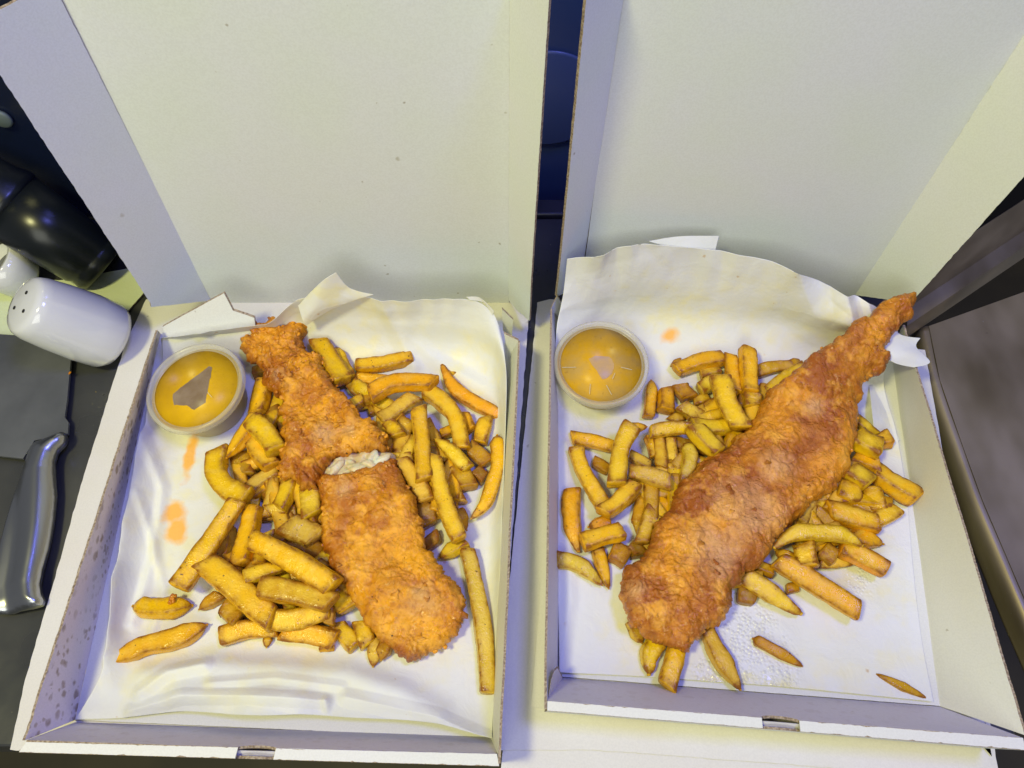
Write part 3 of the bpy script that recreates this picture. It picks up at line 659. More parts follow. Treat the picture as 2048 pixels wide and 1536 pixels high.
LEFT = [
 ('A', [(905, 500), (1060, 490), (1265, 445)], 100, 9, 'o', "straight orange chip lying highest on the bare paper, above a flatter chip"),
 ('A', [(895, 580), (1030, 592), (1190, 578)], 80, 6.5, 'g', "flat golden chip tucked just below the highest straight orange chip", e_),
 ('A', [(1000, 695), (1120, 625), (1290, 610), (1410, 620)], 122, 20, 'o', "stubby arched orange-brown chip bridging over the top of a long curved chip"),
 ('A', [(1350, 660), (1470, 740), (1560, 860), (1600, 1040)], 118, 14, 'g', "long golden chip curving down from under the arched orange-brown chip"),
 ('A', [(1470, 500), (1540, 640), (1690, 750), (1880, 845)], 98, 7, 'o', "glossy curved orange chip with a thin horn tip by the back right corner", (.4, .15)),
 ('A', [(1515, 530), (1545, 560)], 50, 5, 'g', "tiny golden stub sticking out behind the horn-tipped chip"),
 ('A', [(1312, 790), (1332, 1000), (1345, 1250)], 112, 22, 'y', "upright straight yellow chip between the broken fish and the long curved chip"),
 ('A', [(1075, 860), (1170, 790), (1285, 715)], 112, 13, 't', "mottled yellow-brown chip slanting under the arched orange-brown chip"),
 ('A', [(880, 755), (1000, 765)], 72, 7, 'y', "small pale chip end poking out beside the fish's right flank", e_),
 ('A', [(990, 800), (1120, 745)], 85, 5, 'b', "greasy olive chip lying flat under the mottled yellow-brown chip"),
 ('A', [(1120, 880), (1180, 960)], 100, 17, 'y', "small yellow chip end on the brown chip beside the fish's fracture"),
 ('A', [(1210, 1080), (1205, 950), (1250, 880)], 140, 9, 'b', "broad olive-brown chip standing beside the fish's fracture, left of the upright yellow chip"),
 ('B', [(1340, 60), (1420, 170), (1480, 275)], 98, 15, 't', "tan dusty chip slanting along the lower fish piece's upper right edge"),
 ('B', [(1520, 40), (1555, 220), (1600, 360), (1655, 490)], 92, 20, 'y', "long thin yellow chip running down beside the lower fish piece's right flank"),
 ('A', [(1370, 870), (1430, 1000), (1500, 1130)], 72, 11, 'b', "narrow brown chip behind the right side of the upright straight yellow chip"),
 ('A', [(1420, 985), (1540, 1075), (1635, 1175)], 98, 16, 'y', "yellow chip slanting down below the tip of the long curved golden chip", s_),
 ('A', [(1755, 855), (1722, 1005)], 102, 8, 'g', "short square-cut golden chip near the right wall, above the big curved wedge"),
 ('A', [(1610, 820), (1655, 925)], 92, 8, 'g', "short golden chunk between the long curved chip and the square-cut chip"),
 ('A', [(1465, 955), (1560, 915)], 76, 6, 'g', "small golden chip end emerging from behind the long curved chip"),
 ('A', [(1655, 1050), (1765, 1140)], 112, 8, 'b', "short olive-brown chunk beside the big curved wedge"),
 ('A', [(1570, 1170), (1640, 1300)], 132, 9, 'b', "dark brown blocky chip at the centre of the right hand pile"),
 ('A', [(1690, 1200), (1745, 1245)], 92, 6, 'd', "darkest small nub wedged behind the big curved wedge"),
 ('A', [(1830, 965), (1840, 1140), (1800, 1290), (1745, 1420), (1665, 1505)], 108, 12, 'g', "big curved golden wedge with a brown rim against the right wall, pointing down", (.1, .4)),
 ('A', [(760, 380), (800, 480), (850, 590)], 105, 10, 'y', "yellow chip peeking from behind the chip beside the upper fish piece", (.3, 0)),
 ('A', [(620, 275), (640, 350)], 105, 8, 'y', "pale olive chip end behind the ragged top of the upper fish piece"),
 ('A', [(655, 350), (730, 470), (805, 600)], 130, 16, 'y', "fat yellow chip leaning on the right side of the upper fish piece"),
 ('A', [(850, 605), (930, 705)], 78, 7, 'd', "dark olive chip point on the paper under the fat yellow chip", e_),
 ('A', [(225, 545), (300, 530)], 80, 6, 'd', "small olive chip end between the sauce pot and the upper fish piece"),
 ('A', [(290, 600), (275, 700), (250, 810)], 108, 15, 'g', "golden chip standing next to the sauce pot's right side"),
 ('A', [(250, 830), (150, 980), (45, 1105)], 100, 21, 'g', "orange chip tapering down and outward below the sauce pot", e_),
 ('A', [(215, 870), (310, 960), (370, 1060)], 140, 25, 'y', "plump yellow chip at the top of the heap below the sauce pot"),
 ('A', [(225, 990), (280, 1090), (340, 1165)], 128, 17, 'g', "golden chip directly beneath the plump yellow chip at the heap's top"),
 ('A', [(140, 1100), (170, 1220)], 140, 8, 'b', "short tan chunk behind the bent golden chip at the heap's outer edge"),
 ('A', [(190, 1330), (280, 1250), (375, 1195)], 98, 12, 't', "tan chip slanting up between the bent golden chip and the fish"),
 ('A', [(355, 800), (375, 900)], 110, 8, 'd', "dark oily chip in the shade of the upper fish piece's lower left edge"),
 ('B', [(720, 170), (700, 250), (665, 320)], 92, 14, 'y', "yellow chip hanging down from under the upper fish piece"),
 ('B', [(830, 225), (840, 365)], 118, 15, 'y', "pale crumbly chip end tight against the lower fish piece's upper left"),
 ('B', [(1600, 180), (1650, 285)], 92, 8, 't', "pale yellow chip lying behind the long thin yellow chip"),
 ('B', [(320, 10), (310, 120), (370, 210), (480, 265)], 118, 20, 'g', "bent golden chip shaped like a hook on the heap's outer edge"),
 ('B', [(425, 290), (300, 480), (110, 755)], 108, 21, 'g', "longest straight golden chip pointing down to the speckled side wall"),
 ('B', [(520, 320), (490, 470), (445, 630)], 108, 16, 'g', "golden chip standing between the longest straight chip and the pale thick chip"),
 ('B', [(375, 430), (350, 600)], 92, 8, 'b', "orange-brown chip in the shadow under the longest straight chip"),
 ('B', [(520, 500), (720, 600), (960, 750)], 122, 30, 'y', "thick pale yellow chip on top of the heap, its end meeting the lower fish piece"),
 ('B', [(255, 630), (400, 740), (520, 850), (620, 930)], 135, 20, 'y', "thick yellow chip running diagonally through the lower part of the heap"),
 ('B', [(600, 930), (740, 940), (930, 885)], 112, 17, 'y', "yellow chip curving up at the end of the thick diagonal chip"),
 ('B', [(560, 765), (740, 790), (945, 845)], 118, 28, 'b', "browned orange wedge lying below the thick pale yellow chip"),
 ('B', [(475, 705), (590, 670), (710, 650)], 80, 24, 'y', "short chip with a pale edge squeezed between the diagonal chip and the browned wedge", e_),
 ('B', [(550, 630), (560, 560)], 78, 15, 'g', "small golden chip end under the thick pale yellow chip"),
 ('B', [(345, 1030), (480, 995), (640, 985)], 102, 9, 'g', "flat golden chip at the heap's lowest left corner"),
 ('B', [(700, 1000), (830, 1015), (965, 1045)], 112, 9, 'g', "golden chip along the heap's bottom edge, next to the fish's left flank"),
 ('B', [(370, 860), (440, 930)], 125, 10, 'b', "brown stubby chip under the diagonal yellow chip's outer end"),
 ('B', [(220, 880), (335, 805)], 72, 6, 'b', "small rough brown scrap beside the heap, above the two loose chips", s_),
 ('G', [(785, 330), (940, 345), (1120, 325)], 105, 6, 'g', "loose half-moon shaped golden chip lying apart from the heap", (.2, .3)),
 ('G', [(640, 655), (850, 560), (1050, 510), (1205, 440)], 110, 7, 'o', "loose long orange chip lowest at the outer corner of the paper", (.25, .25)),
 ('B', [(985, 970), (1080, 1085)], 92, 6, 'g', "thin golden scrap under the lower fish piece's left flank"),
 ('B', [(1110, 960), (1150, 1075)], 92, 8, 'y', "yellow chip end under the lower fish piece's left flank"),
 ('B', [(1200, 1050), (1180, 1195)], 84, 6, 't', "pale translucent chip end pointing down from under the fish's round end", e_),
 ('B', [(1255, 1070), (1225, 1160)], 80, 8, 'b', "short orange scrap beside the pale chip end under the fish's round end", e_),
 ('B', [(1700, 555), (1745, 760), (1790, 990), (1805, 1180), (1818, 1340)], 92, 8, 't', "long straight pale tan chip standing alone along the right wall"),
 ('B', [(1550, 595), (1685, 515)], 82, 8, 'y', "flat yellow chip end at the foot of the long thin yellow chip", s_),
 ('B', [(1640, 350), (1695, 440)], 92, 7, 'b', "brown triangular chip behind the long thin yellow chip's lower half", e_),
 ('B', [(1470, 310), (1490, 410)], 110, 8, 'd', "dark olive chip against the lower fish piece's right edge"),
 ('B', [(1500, 480), (1515, 530)], 100, 6, 'd', "dark nub under the lower fish piece's right edge"),
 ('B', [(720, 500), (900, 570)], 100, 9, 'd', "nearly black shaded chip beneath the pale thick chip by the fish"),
 ('B', [(720, 420), (870, 490)], 150, 14, 't', "wide pale crumbly chip touching the lower fish piece's left edge"),
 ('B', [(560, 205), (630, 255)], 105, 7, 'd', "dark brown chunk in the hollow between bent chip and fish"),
 ('B', [(600, 335), (690, 320)], 72, 13, 'y', "short yellow chip end lying across the hollow beside the fish"),
 ('B', [(960, 800), (1050, 870)], 118, 12, 'y', "yellow chunk between the browned orange wedge and the lower fish piece"),
 ('B', [(940, 880), (935, 960)], 62, 15, 'b', "small brown-skinned piece at the end of the curved yellow chip"),
 ('B', [(600, 1020), (590, 1090)], 50, 5, 'y', "tiny yellow splinter poking out of the heap's bottom edge", e_),
 ('B', [(890, 1090), (960, 1080)], 50, 5, 'g', "tiny golden crumbly end under the heap's bottom right corner"),
]
RIGHT = [
 ('C', [(1000, 585), (1150, 530), (1335, 500)], 112, 11, 'o', "orange chip with a brown corner, uppermost beside the bare paper"),
 ('C', [(955, 560), (1030, 500)], 42, 9, 'b', "thin brown skin sliver on the end of the uppermost orange chip", b_),
 ('C', [(1395, 490), (1405, 600), (1425, 735)], 98, 14, 'g', "upright golden chip just left of the squared upright chip"),
 ('C', [(1515, 440), (1520, 590), (1540, 740)], 118, 19, 'g', "squared upright golden chip rising highest beside the fish's long edge"),
 ('C', [(1590, 600), (1700, 565), (1840, 555)], 95, 8, 'b', "brown-edged chip pointing away behind the squared upright chip"),
 ('C', [(1320, 650), (1375, 830), (1470, 1000)], 155, 25, 'y', "big yellow chip leaning diagonally onto the fish's long edge"),
 ('C', [(1545, 770), (1545, 850)], 140, 14, 'y', "crumbly yellow end beneath the squared upright chip"),
 ('C', [(812, 665), (810, 790), (795, 925)], 92, 8, 'o', "rust-tinged upright chip nearest to the sauce pot", (.3, 0)),
 ('C', [(915, 735), (917, 880)], 115, 8, 'o', "short square orange chip second from the sauce pot"),
 ('C', [(1020, 715), (1090, 790)], 122, 9, 'b', "rough tan-brown nub beside the short square orange chip"),
 ('C', [(1040, 850), (1165, 930)], 112, 11, 't', "tan chip lying below the rough nub"),
 ('C', [(1180, 620), (1300, 590)], 92, 7, 't', "tan flat chip tucked under the uppermost orange chip"),
 ('C', [(1170, 730), (1260, 670)], 105, 10, 't', "small greyish tan block under the big diagonal chip's top"),
 ('C', [(1130, 820), (1225, 790)], 82, 8, 'b', "small olive chip end left of the big diagonal chip"),
 ('C', [(1215, 870), (1290, 830)], 84, 10, 'b', "second small olive end tight against the big diagonal chip"),
 ('C', [(1150, 950), (1340, 905)], 84, 12, 'y', "flat yellow chip crossing under the big diagonal chip", s_),
 ('C', [(930, 940), (1065, 940)], 84, 5, 't', "tan chip on the paper under the small block row", b_),
 ('C', [(810, 1035), (950, 1010), (1090, 1010)], 108, 19, 'y', "horizontal yellow chip with a browned left end across the middle of the heap"),
 ('C', [(1130, 1000), (1280, 1012), (1390, 990)], 118, 15, 'y', "yellow chip continuing the horizontal one towards the fish"),
 ('C', [(1130, 1010), (1210, 1105), (1300, 1185)], 132, 26, 'y', "plump yellow chip slanting down onto the fish from the horizontal chips"),
 ('C', [(240, 1085), (400, 1110), (540, 1150)], 108, 10, 'g', "golden chip reaching outward to the box wall behind the upright yellow one"),
 ('C', [(665, 1010), (600, 1130), (575, 1280), (558, 1420)], 142, 24, 'y', "broad yellow chip bent like a crook, standing over the others"),
 ('C', [(640, 1010), (780, 1000)], 78, 18, 'g', "short pointed chip behind the crook-shaped chip's head", e_),
 ('C', [(265, 1165), (310, 1310), (385, 1450), (470, 1590)], 125, 14, 'g', "long golden chip slanting down the side nearest the wall"),
 ('C', [(805, 1080), (840, 1210)], 90, 12, 'g', "upright chip under the horizontal chip's browned end"),
 ('C', [(865, 1085), (890, 1295)], 92, 13, 'b', "tan-brown upright chip, middle one of three under the horizontal chip"),
 ('C', [(950, 1090), (975, 1320)], 92, 11, 't', "green-tinged upright chip, nearest the fish of three under the horizontal chip", e_),
 ('C', [(1060, 1120), (1100, 1230), (1035, 1400)], 105, 17, 't', "crescent shaped pale chip leaning on the fish's left shoulder", (.2, .35)),
 ('C', [(660, 1330), (800, 1355), (945, 1405)], 122, 19, 't', "pale tan chip lying across to the foot of the crescent shaped chip"),
 ('C', [(660, 1210), (800, 1290)], 84, 13, 't', "tan chip half hidden behind the crook-shaped chip"),
 ('C', [(395, 1255), (500, 1320)], 84, 6, 'b', "brown chip end showing between the long golden chip and the crook-shaped chip"),
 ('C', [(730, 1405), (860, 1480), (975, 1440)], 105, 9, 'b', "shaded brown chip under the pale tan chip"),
 ('D', [(555, 205), (460, 310), (375, 370)], 98, 20, 'g', "golden chip laid over the foot of the long golden chip"),
 ('D', [(190, 245), (185, 400), (225, 595)], 108, 8, 'o', "orange chip with a pointed foot standing alone near the side wall", (0, .35)),
 ('D', [(105, 650), (230, 680), (365, 795)], 100, 8, 't', "outermost tan wedge pointing down towards the front", (0, .4)),
 ('D', [(340, 590), (370, 700), (405, 815)], 78, 6, 'y', "slender yellow chip with a sharp foot beside the outermost wedge", e_),
 ('D', [(255, 545), (370, 510), (480, 480)], 112, 16, 'g', "golden-brown short chip with a singed underside below the overlaid chip"),
 ('D', [(290, 455), (405, 420)], 88, 9, 'o', "orange triangular chip above the singed short chip", s_),
 ('D', [(430, 600), (510, 640)], 125, 7, 'b', "brown lump of chip beside the fish's lower left edge"),
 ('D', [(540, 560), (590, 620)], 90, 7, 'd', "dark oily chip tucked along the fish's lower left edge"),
 ('D', [(545, 1030), (600, 1135)], 74, 5, 't', "pale thin chip end peeking left of the two front chips", e_),
 ('D', [(700, 1120), (650, 1200), (642, 1320)], 118, 7, 'y', "glossy yellow leaf-shaped chip at the fish's front end", (.1, .5)),
 ('D', [(820, 1130), (790, 1250), (752, 1395)], 112, 10, 'g', "golden square-ended chip leaning out from under the fish's front end"),
 ('D', [(985, 1070), (1060, 1220), (1180, 1410)], 98, 8, 't', "long tapering tan chip with a dark point at the front", (0, .35)),
 ('D', [(1260, 1115), (1400, 1190), (1545, 1275)], 66, 5, 'b', "small loose brown chip with a tapering end on the glistening paper", (.1, .4)),
 ('D', [(1210, 750), (1350, 840), (1535, 965)], 118, 9, 't', "broad tan chip tapering to a point on the front side of the fish", (0, .45)),
 ('D', [(1175, 855), (1265, 875)], 96, 5, 'd', "dark frayed scrap at the fish's edge beside the broad tapering chip"),
 ('F', [(335, 350), (500, 450), (640, 540), (785, 630)], 118, 14, 'g', "long thick golden chip pointing out to the front right across bare paper"),
 ('F', [(385, 510), (440, 500)], 55, 5, 'b', "small brown stub between the long thick chip and the tapering chip"),
 ('E', [(385, 490), (455, 455)], 52, 6, 'b', "brown stub at the far end of the row behind the fish", e_),
 ('E', [(255, 645), (350, 560), (465, 492)], 62, 12, 'y', "thin yellow chip hugging the fish's long back edge"),
 ('E', [(770, 895), (830, 930), (900, 960)], 130, 19, 'y', "thick yellow chip jutting from under the right side of the fish"),
 ('E', [(780, 800), (870, 880)], 62, 13, 'y', "narrow yellow chip above the thick jutting one"),
 ('E', [(880, 925), (960, 905)], 88, 8, 'o', "small orange chip end farthest right of the upper cluster"),
 ('E', [(760, 1020), (890, 1060)], 96, 11, 'g', "golden chip below the thick jutting one"),
 ('E', [(735, 1085), (835, 1160)], 112, 17, 'y', "diamond shaped yellow chunk against the fish's right edge"),
 ('E', [(880, 1090), (1000, 1175), (1115, 1240)], 102, 10, 'g', "long golden chip with a browned tip reaching the right side wall"),
 ('E', [(680, 1190), (805, 1250)], 112, 14, 'g', "golden chunk with a point below the diamond shaped one", (0, .4)),
 ('E', [(860, 1190), (905, 1310)], 102, 11, 'g', "translucent golden chip standing next to the pointed chunk"),
 ('E', [(620, 1310), (740, 1350), (890, 1390)], 108, 13, 'g', "glossy golden chip lying level above the arched slice"),
 ('E', [(870, 1375), (1000, 1310)], 88, 12, 'g', "glossy orange chip end pointing up to the right wall"),
 ('F', [(315, 270), (420, 195), (560, 185), (700, 200), (810, 260)], 92, 24, 'y', "arched yellow slice with a pale cut edge on top of the lower right cluster", (.3, .25)),
 ('F', [(770, 205), (930, 252)], 92, 8, 'g', "flat golden point sticking out right of the arched slice", e_),
 ('F', [(700, 270), (820, 330), (945, 395)], 104, 15, 'o', "orange chip running out from under the arched slice"),
 ('F', [(480, 270), (505, 375)], 118, 17, 'g', "translucent golden chip end hanging below the arched slice"),
 ('F', [(560, 380), (650, 350), (765, 365)], 88, 7, 't', "tan chip lying flat under the translucent hanging end", b_),
 ('F', [(320, 290), (430, 360)], 84, 9, 'y', "yellow chip edge between fish and the hanging golden end", s_),
 ('F', [(590, 290), (650, 330)], 100, 11, 'b', "amber chip in the middle of the cluster under the arched slice"),
 ('E', [(540, 1300), (610, 1255)], 72, 10, 'y', "small yellow end close to the fish above the glossy level chip"),
 ('E', [(470, 1370), (590, 1335)], 66, 9, 't', "greasy grey-tan chip near the fish above the arched slice", b_),
 ('F', [(900, 1000), (1040, 1068), (1172, 1130)], 50, 3.5, 'b', "thin brown splinter of chip lying alone at the front right corner", (.5, .5)),
 ('F', [(740, 140), (800, 165)], 55, 6, 'd', "dark nub between the glossy level chip and the arched slice"),
]
for g, rows in ((GL_, LEFT), (GR_, RIGHT)):
    for r in rows:
        chip(r[0], r[1], r[2], r[3], r[4], r[5], taper=r[6] if len(r) > 6 else (0, 0), group=g)
# lower layer of the two heaps, showing only through the gaps
def fillers(poly, n, label, group, seed, hide, zr=(5.5, 13)):
    hide = np.array(hide, float)
    R = random.Random(seed); k = 0; poly = np.array(poly, float); lo, hi = poly.min(0), poly.max(0)
    while k < n:
        u, v = R.uniform(lo[0], hi[0]), R.uniform(lo[1], hi[1])
        a = R.uniform(0, math.pi); L = R.uniform(32, 60); q = np.array([[u - L * math.cos(a), v - L * math.sin(a)], [u, v], [u + L * math.cos(a), v + L * math.sin(a)]])
        if not inside(q, poly).all() or inside(q, hide).all(): continue
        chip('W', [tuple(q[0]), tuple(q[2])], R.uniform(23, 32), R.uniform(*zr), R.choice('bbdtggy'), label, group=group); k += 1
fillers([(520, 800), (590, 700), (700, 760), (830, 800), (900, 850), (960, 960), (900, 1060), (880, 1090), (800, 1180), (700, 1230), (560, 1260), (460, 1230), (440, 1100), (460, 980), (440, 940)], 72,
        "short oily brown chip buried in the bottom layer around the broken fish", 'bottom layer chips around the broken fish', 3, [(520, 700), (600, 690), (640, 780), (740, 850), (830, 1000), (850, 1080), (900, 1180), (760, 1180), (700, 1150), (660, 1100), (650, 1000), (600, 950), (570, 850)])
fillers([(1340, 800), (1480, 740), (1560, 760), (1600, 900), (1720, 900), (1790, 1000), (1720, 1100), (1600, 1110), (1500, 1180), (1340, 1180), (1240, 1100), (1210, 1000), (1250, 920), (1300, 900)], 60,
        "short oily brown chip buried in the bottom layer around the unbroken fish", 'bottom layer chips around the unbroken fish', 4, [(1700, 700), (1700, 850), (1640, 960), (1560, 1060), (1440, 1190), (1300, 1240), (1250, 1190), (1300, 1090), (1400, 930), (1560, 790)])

# ------------------------------------------------------------------ battered fish
def pillow(name, outline, zf, T, w, mat, parent=None, step=.00078, noise=None, bottom=.004, jag=.0, shape='dome', attrs=None, seed=0, dent=None, **kw):
    """outline: sighted points; zf(u, v) height of the rim above the paper; T thickness above rim, w shoulder width"""
    O = np.array([P(u, v, zf(u, v)) for u, v in outline])
    UV = np.array(outline, float)
    # closed smooth resample
    pts = []; uvs = []
    for i in range(len(O)):
        a, b = O[i], O[(i + 1) % len(O)]; k = max(1, int(round(np.linalg.norm(b - a) / step)))
        for j in range(k): pts.append(a + (b - a) * j / k)
    pts = np.array(pts)
    for _ in range(2): pts = (np.roll(pts, 1, 0) + 2 * pts + np.roll(pts, -1, 0)) / 4
    if jag:
        tan = np.roll(pts, -1, 0) - np.roll(pts, 1, 0); nr = np.stack([tan[:, 1], -tan[:, 0]], 1); nr /= np.maximum(np.linalg.norm(nr, axis=1, keepdims=True), 1e-9)
        q = pts.copy(); amp = jag * (fbm(q, 75, 6, seed + 3, .72) * 1.7 + .25 * fbm(q, 900, 2, seed + 4)); pts[:, :2] += nr * amp[:, None]
    lo, hi = pts[:, :2].min(0), pts[:, :2].max(0)
    gx = np.arange(lo[0], hi[0], step); rows = []
    for k, y in enumerate(np.arange(lo[1], hi[1], step * .866)): rows.append(np.stack([gx + (step / 2 if k % 2 else 0), np.full(len(gx), y)], 1))
    X = np.vstack(rows); X += np.stack([vnoise(np.c_[X, X[:, :1] * 0], 3000, 5), vnoise(np.c_[X, X[:, :1] * 0], 3000, 6)], 1) * step * .15
    X = X[inside(X, pts)]; d = seg_dist(X, list(pts) + [pts[0]]); X = X[d > step * .6]
    n0 = len(pts); allp = np.vstack([pts[:, :2], X])
    vs, es, fs, *_ = delaunay_2d_cdt([Vector(p) for p in allp], [(i, (i + 1) % n0) for i in range(n0)], [], 1, 1e-7)
    Q = np.array([(v.x, v.y) for v in vs]); n = len(Q)
    tri = [tuple(f) for f in fs]
    d = seg_dist(Q, list(pts) + [pts[0]])
    # rim height field: inverse-distance blend of outline heights (few samples)
    S = pts[::max(1, n0 // 60)]; W = 1 / (np.linalg.norm(Q[:, None, :] - S[None, :, :2], axis=2) ** 2 + 1e-6); zb = (W @ S[:, 2]) / W.sum(1)
    t = np.clip(d / w, 0, 1)
    prof = np.sqrt(np.clip(1 - (1 - t) ** 2, 0, 1)) if shape == 'dome' else t
    Z = zb + T * prof
    V = np.c_[Q, Z]
    if dent is not None: V[:, 2] += dent(Q, d)
    at = {}
    if noise is not None:
        dz, sh = noise(V, d, t); V[:, 2] += dz; V[:, :2] += sh
    Bm = np.c_[Q, zb - bottom * np.clip(d / (w * .6), 0, 1) ** .7]; Bm[:, 2] = np.maximum(Bm[:, 2], .0016)
    rimmask = d < step * .3
    Bm[rimmask, :2] = V[rimmask, :2]; Bm[rimmask, 2] = np.minimum(V[rimmask, 2], Bm[rimmask, 2]) - .0004
    F2 = [(a, b, c) for a, b, c in tri] + [(n + c, n + b, n + a) for a, b, c in tri]
    # walls along the outline
    cnt = {}
    for f in tri:
        for a, b in ((f[0], f[1]), (f[1], f[2]), (f[2], f[0])):
            k = (min(a, b), max(a, b)); cnt.setdefault(k, []).append((a, b))
    for k, v in cnt.items():
        if len(v) == 1: a, b = v[0]; F2.append((b, a, n + a, n + b))
    A = {k: np.r_[f(V, d, t), f(V, d, t)] for k, f in (attrs or {}).items()}
    o = mesh(name, np.vstack([V, Bm]), F2, mat, parent, attrs=A, **kw)
    return o, V, d
def batter_noise(seed, amp=1.0, rough=1.0):
    def f(V, d, t):
        edge = .45 + .55 * t
        wq = np.stack([fbm(V, 70, 2, seed + 60), fbm(V, 70, 2, seed + 61), fbm(V, 70, 2, seed + 62)], 1) * .006
        msk = np.clip(.35 + 1.6 * fbm(V, 45, 2, seed + 70) + .9 * np.clip(1 - d / .009, 0, 1), .10, 1.3)
        cr = np.abs(fbm(V + wq, 130, 3, seed + 5)); cr2 = np.abs(fbm(V + wq, 260, 2, seed + 6))
        dz = amp * edge * (.0034 * fbm(V, 40, 2, seed) + msk * rough * (.0042 * cr + .0022 * cr2) + .0006 * fbm(V, 420, 2, seed + 19)) + amp * .0008 * fbm(V, 150, 3, seed + 2)
        T1 = fbm(V + wq, 62, 4, seed + 81, .55); T2 = fbm(V + wq * 1.5, 95, 3, seed + 83, .55); ss = lambda x, a, b: np.clip((x - a) / (b - a), 0, 1)
        dz = dz + .0010 * ss(T1, .02, .05) + .0008 * ss(T1, .20, .22) + .0008 * ss(T2, .08, .11) * np.clip(msk, 0, 1)
        Rb_ = np.random.RandomState(seed); nb_ = int(34 * amp)
        for c_ in V[Rb_.randint(0, len(V), nb_)]:
            r_ = Rb_.uniform(.0022, .0065); q_ = np.linalg.norm(V[:, :2] - c_[:2] + wq[:, :2] * .5, axis=1) / r_
            dz = dz + r_ * .20 * np.clip(1 - q_ ** 2, 0, 1) ** .7
        sh = amp * .0016 * np.stack([fbm(V, 120, 3, seed + 40), fbm(V, 120, 3, seed + 41)], 1)
        return dz, sh
    return f
def flakes(name, V, d, mat, parent, n, seed, size=(.0016, .0045), zone=None):
    """thin crisp curls of batter standing on the crust"""
    R = np.random.RandomState(seed); ok = np.where(d > .003)[0] if zone is None else np.where(zone)[0]
    vs, fs, br = [], [], []
    for _ in range(n):
        c = V[R.choice(ok)].copy(); s = R.uniform(*size); rot = R.uniform(0, 6.28); el = R.uniform(.45, 1.0)
        nx, ny = R.uniform(-.55, .55, 2); base = len(vs); m = 12
        for ring in (0, .55, 1.0):
            for k in range(m if ring else 1):
                a = 2 * math.pi * k / m; rr = ring * s * (1 + .35 * math.sin(3 * a + rot * 7) + .2 * R.uniform(-1, 1))
                x, y = rr * math.cos(a), rr * el * math.sin(a); X = x * math.cos(rot) - y * math.sin(rot); Y = x * math.sin(rot) + y * math.cos(rot)
                vs.append((c[0] + X, c[1] + Y, c[2] + .0003 + nx * X + ny * Y + .12 * s * (1 - ring) + R.uniform(-1, 1) * .0002)); br.append(.15 + .6 * ring)
        for k in range(m):
            fs.append((base, base + 1 + k, base + 1 + (k + 1) % m)); fs.append((base + 1 + k, base + 1 + m + k, base + 1 + m + (k + 1) % m, base + 1 + (k + 1) % m))
    o = mesh(name, vs, fs, mat, parent, attrs={'brown': br, 'pale': np.zeros(len(vs))}, kind='stuff')
    so = o.modifiers.new('thickness', 'SOLIDIFY'); so.thickness = .0006; so.offset = -1
    return o
def lumps(name, centres, rad, mat, parent, seed, pale=0.0, el=(1, 1, .7), **kw):
    """crusty blobs (one joined part)"""
    R = np.random.RandomState(seed); vs, fs, br = [], [], []; m, l = 14, 9
    for c in centres:
        r = R.uniform(*rad); ang = R.uniform(0, 3.14); off = len(vs); ex = el[0] * R.uniform(.8, 1.3)
        q = []
        for i in range(l + 1):
            ph = math.pi * i / l
            for j in range(m):
                a = 2 * math.pi * j / m; x, y, z = r * ex * math.sin(ph) * math.cos(a), r * el[1] * math.sin(ph) * math.sin(a), r * el[2] * math.cos(ph)
                q.append((c[0] + x * math.cos(ang) - y * math.sin(ang), c[1] + x * math.sin(ang) + y * math.cos(ang), c[2] + z))
        q = np.array(q); nn = q - np.array(c); q = q + nn * (.45 * fbm(q, 260, 3, seed))[:, None]
        vs += list(q); br += list(np.clip(.12 + .5 * fbm(q, 200, 2, seed + 4), 0, 1))
        for i in range(l):
            for j in range(m): fs.append((off + i * m + j, off + (i + 1) * m + j, off + (i + 1) * m + (j + 1) % m, off + i * m + (j + 1) % m))
    return mesh(name, vs, fs, mat, parent, attrs={'brown': br, 'pale': np.full(len(vs), pale)}, **kw)
def rimbrown(k=.9, wd=.006, seed=0):
    def f(V, d, t):
        wq = np.stack([fbm(V, 70, 2, seed + 60), fbm(V, 70, 2, seed + 61), fbm(V, 70, 2, seed + 62)], 1) * .006
        msk = np.clip(.2 + 1.8 * fbm(V, 45, 2, seed + 70) + .8 * np.clip(1 - d / .009, 0, 1), 0, 1)
        return np.clip(k * (1 - d / wd) + msk * (.25 + 1.8 * np.abs(fbm(V + wq, 130, 3, seed + 5))), 0, 1)
    return f
def pale_at(spots):
    def f(V, d, t):
        r = np.zeros(len(V))
        for (u, v, z, rad) in spots:
            c = P(u, v, z)[:2]; q = np.linalg.norm(V[:, :2] - c, axis=1) / rad; r = np.maximum(r, np.clip(1.1 - q + .5 * fbm(V, 120, 3, 3), 0, 1))
        return r * .8
    return f
BAT_L = batter_mat("batter_bright", gold=(0.80, 0.345, 0.008), brown=(0.44, 0.130, 0.005))
BAT_R = batter_mat("batter_oily", gold=(0.72, 0.285, 0.012), brown=(0.34, 0.090, 0.007), pale=(0.66, 0.345, 0.13))

